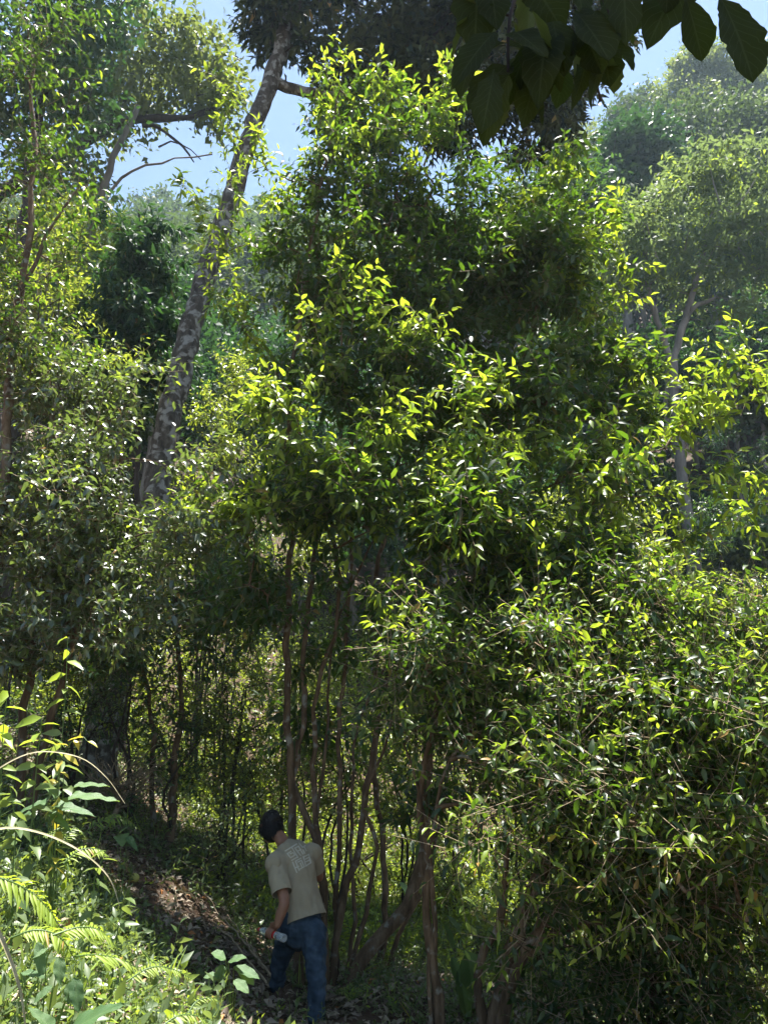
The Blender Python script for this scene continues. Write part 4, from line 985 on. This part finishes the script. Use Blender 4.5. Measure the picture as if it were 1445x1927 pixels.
# ------------------------------------------------------------------ branch hanging in over the camera
rng = RG(91)
hb = P(1010, -260, 2.2)
root = thing('overhanging_branch', 'branch of huge dark ragged leaves hanging from above into the open sky', 'branch', hb)
def twig_px(pts, D, r0, r1, nm='branch'):
    pp = catmull([P(x, y, D) for x, y in pts], .04); V, Q = tube(pp, np.linspace(r0, r1, len(pp)), 7)
    mesh_np(nm, V, Q, M['bark_dark'], root)
twig_px([(1010, -260), (1000, -100), (960, 30), (955, 150)], 2.1, .012, .005)
twig_px([(1010, -200), (1100, -60), (1150, 40), (1120, 130), (1130, 190)], 2.1, .009, .004)
twig_px([(1010, -240), (1150, -120), (1290, -40), (1345, -10), (1360, 5)], 2.1, .010, .005)
twig_px([(960, 30), (900, 10), (870, -5)], 2.1, .005, .003, 'twig')
OL = [(1288, -12, 1325, 108, 64), (1350, -14, 1430, 130, 92), (1440, -30, 1480, 60, 60), (1205, -30, 1207, 62, 42), (1290, -60, 1222, 66, 90), (1255, -50, 1258, 20, 50),
      (960, 20, 860, 66, 60), (950, 10, 905, 95, 80), (965, 40, 985, 120, 60), (955, 80, 870, 110, 70), (955, 85, 1005, 100, 50), (957, 120, 880, 185, 70), (957, 140, 896, 268, 88),
      (957, 140, 1010, 220, 62), (958, 120, 1022, 170, 70), (1000, 20, 1045, 120, 76), (1040, 40, 1062, 138, 80), (1090, 40, 1098, 140, 60), (1120, 20, 1078, 92, 62), (1140, 30, 1200, 70, 60),
      (1135, 70, 1195, 128, 66), (1130, 70, 1148, 156, 70), (1130, 120, 1110, 178, 40), (1000, -30, 1060, 40, 90), (920, -40, 935, 30, 80), (870, -40, 880, 40, 60), (1080, -40, 1110, 40, 90), (1170, -50, 1180, 30, 80), (1040, 110, 1010, 190, 50), (1000, 60, 950, 200, 50),
      (1100, 130, 1078, 200, 46), (1060, 90, 1040, 175, 60), (985, 150, 1030, 225, 40), (930, 130, 915, 210, 66),
      (880, 30, 848, 110, 66), (930, 60, 850, 140, 70), (1010, 130, 985, 230, 76), (1080, 20, 1150, 90, 90), (1000, -20, 980, 90, 110), (900, -30, 890, 60, 100), (1060, 130, 1050, 200, 56), (1120, 90, 1165, 150, 60), (1160, -10, 1140, 70, 90), (1030, 60, 1010, 150, 90), (940, 160, 935, 250, 56), (1100, 60, 1130, 130, 70), (970, 60, 1030, 100, 80), (890, 110, 860, 175, 56)]
for k, (bx, by, tx, ty, w) in enumerate(OL):
    D = 2.1 + rng.normal(0, .09); m = mpp(by, D)
    lf = big_leaf('leaf', root, 'over', P(bx, by, D), P(tx, ty, D + rng.normal(0, .10)), w * m * (1 if k < 6 else .85), [None, 'obo', 'heart', None][k % 4] if k > 3 else 'obo', up=(rng.normal(0, .25), -1, .5), droop=.04 + .22 * rng.random(), fold=.12 + .3 * rng.random(), seed=300 + k, lobes=(3 if k > 6 and k % 3 == 0 else 0), holes=(1 if k % 7 == 3 else 0), wav=.015, nl=18)
# the rest of that tree's crown, above and behind the camera, that keeps the branch in shade
rng = RG(92)
b = np.array([2.6, -1.0, tz(2.6, -1.0)])
root = thing('shade_tree', 'broad tree beside the viewpoint whose crown shades the hanging branch', 'tree', b)
gg = Geo(); V, Q = tube(catmull([b, b + [0, 0, 3], b + [-.4, .8, 6], b + [-.7, 2.2, 8]], .4), np.linspace(.2, .07, len(catmull([b, b + [0, 0, 3], b + [-.4, .8, 6], b + [-.7, 2.2, 8]], .4))), 9); mesh_np('trunk', V, Q, M['bark_grey'], root)
pts = unit(rng.normal(size=(70, 3))) * rng.random((70, 1)) ** .5 * [2.1, 1.3, .8] + [1.4, 2.6, 9.2]
n = 5000; ii = rng.integers(0, 70, n)
for p_ in pts[:40]:
    a = b + np.array([-.7, 2.2, 8]); V, Q = tube([a, (a + p_) / 2 + [0, 0, .2], p_], [.03, .02, .008], 4); gg.add(V, Q)
gg.build('branch_crown', M['bark_grey'], root)
leaf_obj('foliage', root, M['over'], pts[ii] + rng.normal(0, .35, (n, 3)), rng.normal(size=(n, 3)), rng.normal(0, .3, (n, 3)) + [0, 0, 1], .26 * np.ones(n), rng, None, 1, wr=.5)

# ------------------------------------------------------------------ the person
def capsule(pts, ra, rb=None, ref=(1, 0, 0), sides=20, step=.02, caps=True):
    """closed tube with elliptic section; ra across ref, rb across the other axis"""
    pts = np.asarray(pts, float); ra = np.broadcast_to(ra, (len(pts),)).astype(float); rb = ra if rb is None else np.broadcast_to(rb, (len(pts),)).astype(float)
    L = np.concatenate([[0], np.cumsum(np.linalg.norm(np.diff(pts, axis=0), axis=1))])
    c = catmull(pts, step)
    Lc = np.concatenate([[0], np.cumsum(np.linalg.norm(np.diff(c, axis=0), axis=1))]); Lc *= L[-1] / Lc[-1]
    a = np.interp(Lc, L, ra); b = np.interp(Lc, L, rb)
    tg = unit(np.gradient(c, axis=0))
    if caps:
        e = min(a[0], b[0]); f = min(a[-1], b[-1])
        q = np.array([.0, .35, .7, .93])
        c = np.vstack([c[0] - tg[0] * e * np.sqrt(1 - q[:, None] ** 2) * 1.0, c, (c[-1] + tg[-1] * f * np.sqrt(1 - q[:, None] ** 2))[::-1]])
        a = np.concatenate([a[0] * np.maximum(q, .02), a, (a[-1] * np.maximum(q, .02))[::-1]]); b = np.concatenate([b[0] * np.maximum(q, .02), b, (b[-1] * np.maximum(q, .02))[::-1]])
        tg = np.vstack([np.repeat(tg[:1], 4, 0), tg, np.repeat(tg[-1:], 4, 0)])
    u = np.tile(np.asarray(ref, float), (len(c), 1)); u = unit(u - (u * tg).sum(1, keepdims=True) * tg); v = np.cross(tg, u)
    an = np.linspace(0, 2 * np.pi, sides, endpoint=False)
    V = c[:, None] + a[:, None, None] * np.cos(an)[None, :, None] * u[:, None] + b[:, None, None] * np.sin(an)[None, :, None] * v[:, None]
    n = len(c); i = np.arange(n - 1)[:, None] * sides; j = np.arange(sides)[None]; j2 = (j + 1) % sides
    Q = np.stack([i + j, i + j2, i + sides + j2, i + sides + j], -1).reshape(-1, 4)
    V = V.reshape(-1, 3); m = len(V)
    V = np.vstack([V, c[:1], c[-1:]])
    k = np.arange(sides); k2 = (k + 1) % sides
    T0 = np.stack([np.full(sides, m), k2, k], 1); T1 = np.stack([np.full(sides, m + 1), (n - 1) * sides + k, (n - 1) * sides + k2], 1)
    return V, [Q, np.concatenate([T0, T1])]
def remesh(name, parts, mat, parent, voxel, smooth=6, fn=None):
    V = []; F4 = []; F3 = []; n = 0
    for v, f in parts:
        V.append(v)
        for x in f: (F4 if x.shape[1] == 4 else F3).append(x + n)
        n += len(v)
    o = mesh_np(name, np.concatenate(V), [np.concatenate(x) for x in (F4, F3) if x], mat, parent)
    md = o.modifiers.new('r', 'REMESH'); md.mode = 'VOXEL'; md.voxel_size = voxel; md.use_smooth_shade = True
    if smooth:
        sm = o.modifiers.new('s', 'SMOOTH'); sm.iterations = smooth; sm.factor = .5
    dg = bpy.context.evaluated_depsgraph_get()
    me = bpy.data.meshes.new_from_object(o.evaluated_get(dg))
    o.modifiers.clear(); o.data = me; me.materials.clear(); me.materials.append(mat)
    if fn is not None:
        m = len(me.vertices); co = np.empty(m * 3, np.float32); me.vertices.foreach_get('co', co); no = np.empty(m * 3, np.float32); me.vertex_normals.foreach_get('vector', no)
        co = co.reshape(-1, 3); no = no.reshape(-1, 3)
        off = np.array(parent.location, dtype=np.float32)
        dsp = fn(co + off, no); me.vertices.foreach_set('co', (co + no * dsp[:, None]).ravel().astype(np.float32)); me.update()
    me.polygons.foreach_set('use_smooth', np.ones(len(me.polygons), bool))
    return o
M['skin'] = noise_mat('skin', [(0.20, 0.095, 0.055), (0.27, 0.13, 0.08)], scale=14, rough=.5, bump=.05, bdist=.002, spec=.4)
M['shirt'] = noise_mat('beige_cotton', [(0.27, 0.23, 0.16), (0.32, 0.275, 0.195)], scale=6, rough=.9, bump=.12, bdist=.004, spec=.1)
M['print'] = noise_mat('pale_print', [(0.42, 0.39, 0.31), (0.48, 0.45, 0.36)], scale=30, rough=.8, bump=.05, bdist=.002, spec=.1)
M['denim'] = noise_mat('blue_denim', [(0.014, 0.024, 0.038), (0.032, 0.052, 0.078), (0.07, 0.10, 0.135)], scale=9, stretch=(1, 1, .5), rough=.9, bump=.2, bdist=.004, spec=.1, detail=8)
M['hair'] = noise_mat('black_hair', [(0.004, 0.004, 0.004), (0.012, 0.010, 0.009)], scale=60, rough=.55, bump=.5, bdist=.004, spec=.3)
M['shoe'] = noise_mat('brown_shoe', [(0.05, 0.03, 0.02), (0.09, 0.06, 0.04)], scale=10, rough=.7, bump=.2)
M['sole'] = noise_mat('white_sole', [(0.5, 0.5, 0.48), (0.65, 0.65, 0.62)], scale=10, rough=.7, bump=.1)
c25 = math.radians(28)
ACR = np.array([math.cos(c25), math.sin(c25), 0.0])       # towards his right
FWD = np.array([-math.sin(c25), math.cos(c25), 0.0])
base = P(565, 1905, 6.7); base[2] = tz(base[0], base[1])
per = thing('person', 'person in beige t-shirt and blue jeans bending forward seen from behind', 'person', base)
neck = P(540, 1590, 7.05); chest = P(552, 1620, 6.95); mid = P(562, 1668, 6.88); waist = P(572, 1712, 6.82); hips = P(567, 1745, 6.80)
head = P(510, 1557, 7.20)
lsh = P(519, 1626, 6.80); rsh = P(588, 1607, 7.04)
lel = P(535, 1697, 6.62); lwr = P(522, 1741, 6.58)
rel = P(600, 1650, 7.16); rwr = P(598, 1622, 7.38)
lhip = P(544, 1755, 6.86); rhip = P(590, 1752, 6.74)
lkn = P(526, 1812, 6.96); lan = P(521, 1872, 7.05)
rkn = P(596, 1838, 6.56); ran = P(596, 1925, 6.50)
lan[2] = max(lan[2], tz(lan[0], lan[1]) + .09); ran[2] = tz(ran[0], ran[1]) + .09
# bottle frame
bc = P(488, 1749, 6.78); bb = P(536, 1766, 6.52); bax = unit(bb - bc); bm = bc + (bb - bc) * .52
BR = .030
upv = unit(np.array([0, 0, 1.0]) - bax * bax[2]); nearv = np.cross(bax, upv)
if nearv[1] > 0: nearv = -nearv
parts = [
    capsule([hips, waist, mid, chest, neck - [0, 0, .03]], [.145, .135, .15, .17, .09], [.10, .09, .10, .105, .07], ACR),
    capsule([neck - [0, 0, .05], (neck + head) / 2 + [0.01, 0, -.01], head - [0, 0, .03]], [.065, .055, .055], None, ACR, 16),
    capsule([head + FWD * .015 - [0, 0, .075], head + [0, 0, .0], head + [0, 0, .055]], [.058, .076, .070], [.066, .095, .088], ACR, 20, .01),
    capsule([head + FWD * .085 + [0, 0, .02], head + FWD * .115 - [0, 0, .022]], [.010, .016], None, ACR, 10, .006),
    capsule([head + FWD * .09 - [0, 0, .05] + ACR * -.018, head + FWD * .095 - [0, 0, .05] + ACR * .018], [.009, .009], None, (0, 0, 1), 8, .006),
    capsule([head + ACR * -.079 + [0, 0, -.022], head + ACR * -.086 - FWD * .008 + [0, 0, .022]], [.010, .014], [.02, .024], ACR, 10, .006),
    capsule([head + ACR * .079 + [0, 0, -.022], head + ACR * .086 - FWD * .008 + [0, 0, .022]], [.010, .014], [.02, .024], ACR, 10, .006),
    capsule([chest + [0, 0, .02], lsh], [.09, .062], None, (0, 0, 1), 16), capsule([chest + [0, 0, .02], rsh], [.09, .062], None, (0, 0, 1), 16),
    capsule([lsh, (lsh + lel) / 2, lel, lel * .45 + lwr * .55, lwr], [.058, .050, .043, .041, .028], None, ACR, 18),
    capsule([rsh, (rsh + rel) / 2, rel, rel * .45 + rwr * .55, rwr], [.058, .050, .043, .041, .028], None, ACR, 18),
    capsule([lhip, lkn, lkn * .5 + lan * .5, lan], [.085, .058, .055, .038], None, ACR, 18), capsule([rhip, rkn, rkn * .5 + ran * .5, ran], [.085, .058, .055, .038], None, ACR, 18)]
# left hand round the bottle: palm over its top, four fingers down the near side, thumb on the far side
palmc = bm + upv * (BR + .014)
parts.append(capsule([lwr, (lwr + palmc) / 2 + upv * .004, palmc + nearv * .004], [.027, .034, .042], [.022, .018, .014], bax, 16, .01))
for k, off in enumerate([-.033, -.011, .011, .032]):
    ln = [.78, .95, 1.0, .9][k]
    ch = []
    for a_ in np.array([.15, .75, 1.4, 2.05, 2.6]) * ln:
        rr = BR + .0088
        ch.append(bm + bax * off * (1 - .06 * a_) + rr * (math.cos(a_) * upv + math.sin(a_) * nearv))
    parts.append(capsule(ch, [.0105, .0100, .0092, .0085, .0075], None, bax, 10, .006))
ch = [bm + bax * (-.030) + (BR + .010) * (math.cos(a_) * upv - math.sin(a_) * nearv) + bax * (-.012 * i) for i, a_ in enumerate([.1, .7, 1.2, 1.7])]
parts.append(capsule(ch, [.014, .0125, .011, .009], None, bax, 10, .006))
# right hand resting on the stem ahead
rh = rwr + unit(rwr - rel) * .06
parts.append(capsule([rwr, rh], [.026, .038], [.02, .014], ACR, 14, .01))
for k, off in enumerate([-.03, -.01, .01, .03]):
    d_ = unit(rwr - rel); parts.append(capsule([rh + ACR * off, rh + ACR * off + d_ * .045, rh + ACR * off + d_ * (.07 + .006 * (k in (1, 2))) + FWD * .03], [.0098, .009, .008], None, ACR, 10, .006))
parts.append(capsule([rwr + ACR * -.02, rwr + ACR * -.05 + unit(rwr - rel) * .04, rwr + ACR * -.055 + unit(rwr - rel) * .07], [.013, .011, .009], None, FWD, 10, .006))
remesh('body', parts, M['skin'], per, .0042, 3)
def wrinkle(scale, amp, dirv=(1, 1, 1), fold=None):
    def f(co, no):
        out = np.empty(len(co), np.float32)
        for i in range(len(co)):
            p = Vector((co[i][0] * scale * dirv[0], co[i][1] * scale * dirv[1], co[i][2] * scale * dirv[2]))
            out[i] = amp * noise.noise(p) + amp * .45 * noise.noise(p * 2.3)
        return out
    return f
# hem sits in a tilted plane: the tube ends bluntly there
hem = waist + (waist - mid) * .42
sh = [capsule([neck + [0, 0, -.02] , neck * .6 + chest * .4, chest, mid, waist, hem], [.085, .15, .190, .165, .168, .182], [.075, .115, .135, .130, .128, .138], ACR, 40, .015, caps=True),
      capsule([chest + (lsh - chest) * .3, lsh + [0, 0, .005]], [.10, .085], None, (0, 0, 1), 24), capsule([chest + (rsh - chest) * .3, rsh + [0, 0, .005]], [.10, .082], None, (0, 0, 1), 24)]
shirt = remesh('tshirt', sh, M['shirt'], per, .0075, 5, wrinkle(9, .018, (1.4, 1.4, .55)))
# cut the rounded ends flat at hem and cuffs, leave them open
bmx = bmesh.new(); bmx.from_mesh(shirt.data)
off = Vector([float(a) for a in per.location])
def cut(pt, nrm, near=None, rad=1e9):
    geom = bmx.verts[:] + bmx.edges[:] + bmx.faces[:]
    if near is not None:
        nv = Vector([float(a) for a in near]) - off
        fs = [f for f in bmx.faces if (f.calc_center_median() - nv).length < rad]
        s_ = set()
        for f in fs: s_.update(f.verts); s_.update(f.edges); s_.add(f)
        geom = list(s_)
    bmesh.ops.bisect_plane(bmx, geom=geom, plane_co=Vector([float(a) for a in pt]) - off, plane_no=Vector([float(a) for a in nrm]), clear_outer=True)
cut(hem, unit(hem - mid), hem, .32)
cut(neck + unit(neck - chest) * .012 - [0, 0, .012], unit(head - neck + np.array([0, 0, .1])), neck + [0, 0, .03], .13)
bmx.to_mesh(shirt.data); bmx.free()
for p_ in shirt.data.polygons: p_.use_smooth = True
for a_, e0, fr, rs in ((lsh, lel, .78, (.086, .082, .086)), (rsh, rel, .72, (.084, .076, .076))):
    e_ = a_ + (e0 - a_) * fr; dr_ = unit(e0 - a_)
    slv = remesh('sleeve', [capsule([a_ + (chest - a_) * .12, a_ + (e_ - a_) * .5, e_ + dr_ * .03], rs, [r_ * .93 for r_ in rs], ACR, 28, .015)], M['shirt'], per, .007, 3, wrinkle(10, .010, (1.5, 1.5, .5)))
    slv.parent = shirt
    bmx = bmesh.new(); bmx.from_mesh(slv.data); cut(e_, dr_); bmx.to_mesh(slv.data); bmx.free()
    for p_ in slv.data.polygons: p_.use_smooth = True
    md = slv.modifiers.new('t', 'SOLIDIFY'); md.thickness = .004; md.offset = -1
md = shirt.modifiers.new('t', 'SOLIDIFY'); md.thickness = .004; md.offset = -1
jn = [capsule([waist * .75 + hips * .25, hips, hips - [0, 0, .06]], [.158, .172, .150], [.118, .128, .115], ACR, 30),
      capsule([lhip, lhip * .5 + lkn * .5, lkn, lkn * .5 + lan * .5, lan], [.105, .088, .070, .064, .060], [.11, .094, .076, .068, .062], ACR, 24, .02),
      capsule([rhip, rhip * .5 + rkn * .5, rkn, rkn * .5 + ran * .5, ran + [0, 0, -.02]], [.105, .088, .072, .066, .066], [.11, .094, .076, .070, .066], ACR, 24, .02)]
remesh('jeans', jn, M['denim'], per, .0075, 5, wrinkle(11, .015, (1, 1, 1.6)))
for an_, kn_ in ((lan, lkn), (ran, rkn)):
    g_ = tz(an_[0], an_[1]); hd = an_ * 1.0; hd[2] = g_ + .045
    so = remesh('shoe', [capsule([hd - FWD * .05, hd + FWD * .05, hd + FWD * .15 - [0, 0, .008], hd + FWD * .20 - [0, 0, .014]], [.038, .042, .046, .034], [.045, .042, .034, .024], ACR, 20, .015), capsule([hd - FWD * .02 + [0, 0, .01], hd - FWD * .02 + [0, 0, .06]], [.042, .042], None, ACR, 16, .015)], M['shoe'], per, .006, 3)
    remesh('sole', [capsule([hd - FWD * .055 - [0, 0, .034], hd + FWD * .05 - [0, 0, .034], hd + FWD * .205 - [0, 0, .034]], [.042, .046, .038], [.012, .012, .012], ACR, 20, .015)], M['sole'], so, .006, 2)
hr = remesh('hair', [capsule([head - FWD * .020 - [0, 0, .058], head - FWD * .018 + [0, 0, .008], head - FWD * .008 + [0, 0, .068]], [.066, .094, .084], [.068, .102, .096], ACR, 24, .01)], M['hair'], per, .006, 2, wrinkle(20, .011))
rng = RG(95)
n = 4600; v = unit(rng.normal(size=(n, 3))); v[:, 2] = np.abs(v[:, 2]) * 1.2 - .45; v = unit(v)
pos = head - FWD * .015 + [0, 0, .02] + v[:, :1] * ACR * .084 + v[:, 1:2] * FWD * .094 + v[:, 2:] * np.array([0, 0, .092])
k = ((pos - head) @ FWD < .06) | (pos[:, 2] > head[2] + .05); pos = pos[k]; v = v[k]; n = len(pos)
w3 = v[:, :1] * ACR + v[:, 1:2] * FWD + v[:, 2:] * np.array([0, 0, 1.0])
dd = w3 * .30 + np.array([0, 0, -.75]) + rng.normal(0, .22, (n, 3))
V, Fi, kk = leaves(pos, unit(dd), w3 + rng.normal(0, .2, (n, 3)), (.04 + .045 * rng.random(n)), wr=.07, lod=1, droop=.2)
mesh_np('hair_strand', V, Fi, M['hair'], hr)
# print on the back: strokes laid onto the cloth
dg = bpy.context.evaluated_depsgraph_get()
bv = BVHTree.FromObject(shirt, dg)
def on_shirt(zx, zy, lift=.0022):
    px, py = 520 + zx / 16.06, 1570 + zy / 16.06
    q = P(px, py, 6.0); d = unit(P(px, py, 7.0) - q)
    h = bv.ray_cast(Vector([float(a) for a in q]) - off, Vector([float(a) for a in d]))
    if h[0] is None: return None
    nn = h[1] if h[1].dot(Vector([float(a) for a in d])) < 0 else -h[1]
    return np.array(h[0] + off + nn * lift)
gg = Geo()
def stroke(pts, w=44):
    for (x0, y0), (x1, y1) in zip(pts[:-1], pts[1:]):
        d = np.array([x1 - x0, y1 - y0], float); L = np.hypot(*d); d /= L; nrm = np.array([-d[1], d[0]]) * w / 2
        x0_, y0_ = x0 - d[0] * w / 2, y0 - d[1] * w / 2; L += w
        m = max(2, int(L / 30)); rows = []
        for i in range(m + 1):
            cc = np.array([x0_, y0_]) + d * L * i / m
            for s_ in (-1, 0, 1):
                q = on_shirt(*(cc + nrm * s_))
                if q is None: return
                rows.append(q)
        a = (np.arange(m) * 3)[:, None] + np.arange(2)[None]
        gg.add(np.array(rows), np.stack([a, a + 1, a + 4, a + 3], -1).reshape(-1, 4))
for st_ in [[(280, 505), (610, 300)], [(480, 420), (650, 700)], [(470, 785), (640, 690)], [(340, 590), (440, 520)], [(340, 590), (430, 710)], [(430, 710), (560, 630)], [(560, 630), (510, 560)], [(430, 590), (500, 560)],
            [(560, 420), (670, 365)], [(560, 420), (730, 640)], [(670, 365), (800, 590)], [(650, 510), (740, 465)], [(690, 280), (790, 400)], [(790, 400), (870, 350)], [(850, 400), (900, 500)], [(810, 480), (850, 570)],
            [(500, 850), (620, 1150)], [(590, 810), (740, 725)], [(590, 830), (690, 1090)], [(660, 840), (760, 790)], [(760, 790), (840, 980)], [(840, 980), (700, 1060)], [(730, 880), (770, 980)], [(590, 1010), (680, 970)],
            [(820, 690), (980, 610)], [(820, 690), (890, 960)], [(980, 610), (1040, 860)], [(890, 960), (1040, 860)], [(880, 750), (980, 700)], [(900, 830), (1000, 780)]]:
    stroke(st_, 40)
gg.build('back_print', M['print'], per)
# plastic bottle held in the hand
bt = thing('plastic_bottle', 'clear plastic water bottle with red cap held in the hand of the person', 'bottle', bc)
m_, n_, l_ = new_mat('clear_plastic')
o_ = N(n_, 'ShaderNodeOutputMaterial'); p_ = N(n_, 'ShaderNodeBsdfPrincipled'); p_.inputs['Base Color'].default_value = (.85, .9, .92, 1); p_.inputs['Roughness'].default_value = .12; p_.inputs['Transmission Weight'].default_value = .75; p_.inputs['IOR'].default_value = 1.25
l_.new(p_.outputs[0], o_.inputs['Surface']); M['clear'] = m_
M['red'] = noise_mat('red_plastic', [(0.45, 0.02, 0.02), (0.55, 0.03, 0.03)], scale=5, rough=.4, bump=.02)
Lb = np.linalg.norm(bb - bc)
def ringtube(tr, name, mat, sides=24, parent=bt):
    u = upv; v = np.cross(bax, upv); an = np.linspace(0, 2 * np.pi, sides, endpoint=False); V = []
    for t_, r_ in tr:
        V.append(bc + bax * t_ + r_ * (np.cos(an)[:, None] * u + np.sin(an)[:, None] * v))
    V = np.concatenate(V); n = len(tr); i = np.arange(n - 1)[:, None] * sides; j = np.arange(sides)[None]; j2 = (j + 1) % sides
    return mesh_np(name, V, np.stack([i + j, i + j2, i + sides + j2, i + sides + j], -1).reshape(-1, 4), M[mat], parent)
ringtube([(.012, .012), (.022, .013), (.05, BR * .9), (.065, BR), (.085, BR), (.09, BR * .94), (.095, BR), (Lb * .75, BR), (Lb * .78, BR * .95), (Lb * .81, BR), (Lb - .008, BR), (Lb, BR * .8), (Lb - .004, BR * .45), (Lb - .006, .001)], 'bottle_wall', 'clear')
ringtube([(-.006, .0005), (-.006, .012), (-.004, .0145), (.014, .0145), (.014, .0125)], 'cap', 'red')
ringtube([(Lb * .60, BR + .0008), (Lb * .68, BR + .0008)], 'label_band', 'red')

# ------------------------------------------------------------------ haze in the valley air
m_, n_, l_ = new_mat('haze_air')
o_ = N(n_, 'ShaderNodeOutputMaterial'); v_ = N(n_, 'ShaderNodeVolumePrincipled')
v_.inputs['Color'].default_value = (.62, .82, 1, 1); v_.inputs['Density'].default_value = .00065; v_.inputs['Anisotropy'].default_value = .35
l_.new(v_.outputs[0], o_.inputs['Volume'])
x0, x1, y0, y1, z0, z1 = -265, 265, -225, 425, float(Z.min()) - 1, float(Z.max()) + 17
V = np.array([[x, y, z] for z in (z0, z1) for y in (y0, y1) for x in (x0, x1)], float)
Q = np.array([[0, 2, 3, 1], [4, 5, 7, 6], [0, 1, 5, 4], [2, 6, 7, 3], [0, 4, 6, 2], [1, 3, 7, 5]])
tag(mesh_np('haze', V, Q, m_, smooth=False), kind='stuff')

under(150, 1340, 9.4, 120, 70, 'glossy', .085, 80, 'dark low shrub hiding the foot of the leaning trunk', seed=31)
under(240, 1300, 9.2, 80, 60, 'bush', .075, 50, 'wispy lighter shrub just right of the leaning trunk foot', seed=32, young=.2)
under(540, 1030, 15.5, 110, 70, 'bush', .11, 110, 'shrub on the slope far behind the fork of the brown stems', seed=33, young=.2, rD=1.2)
under(430, 1030, 14.5, 90, 80, 'glossy', .11, 90, 'dusky shrub behind the gap between leaning trunk and brown stems', seed=34, rD=1.2)
under(900, 880, 16.0, 140, 90, 'dark', .13, 110, 'dark tall shrub deep behind the middle of the tall tea tree', seed=35, rD=1.4)
under(1400, 850, 20.5, 70, 70, 'dark', .15, 90, 'deep shaded shrub on the slope right of the grey trunk', seed=36, rD=1.4)
under(1340, 980, 18.5, 50, 50, 'glossy', .13, 60, 'small glinting shrub above the leafless reddish twigs', seed=37, rD=1.0)

# things of a kind share a group
GROUPS = {'tea_tree': 'tea trees around the path', 'tea_bush': 'tea bushes at the sides', 'fern': 'ferns on the bank and forest floor', 'understorey_shrub': 'shrubs growing behind and under the tea trees',
          'sapling': 'saplings on the sunny bank', 'hilltop_tree': 'hazy trees on the hilltop', 'slope_tree': 'trees on the slope around the grey trunk', 'broadleaf_tree': 'dark broad trees on the hillside',
          'light_crown_tree': 'yellow-green trees on the hillside', 'broad_leaf_herb': 'broad-leaved herbs on the bank', 'wild_banana': 'paddle-leaved plants behind the stems',
          'arching_grass': 'grass blades arching over the bank', 'dead_shrub': 'leafless shrubs'}
for o in list(sc.objects):
    k = o.name.split('.')[0]
    if o.parent is None and k in GROUPS and 'category' in o:
        o['group'] = GROUPS[k]
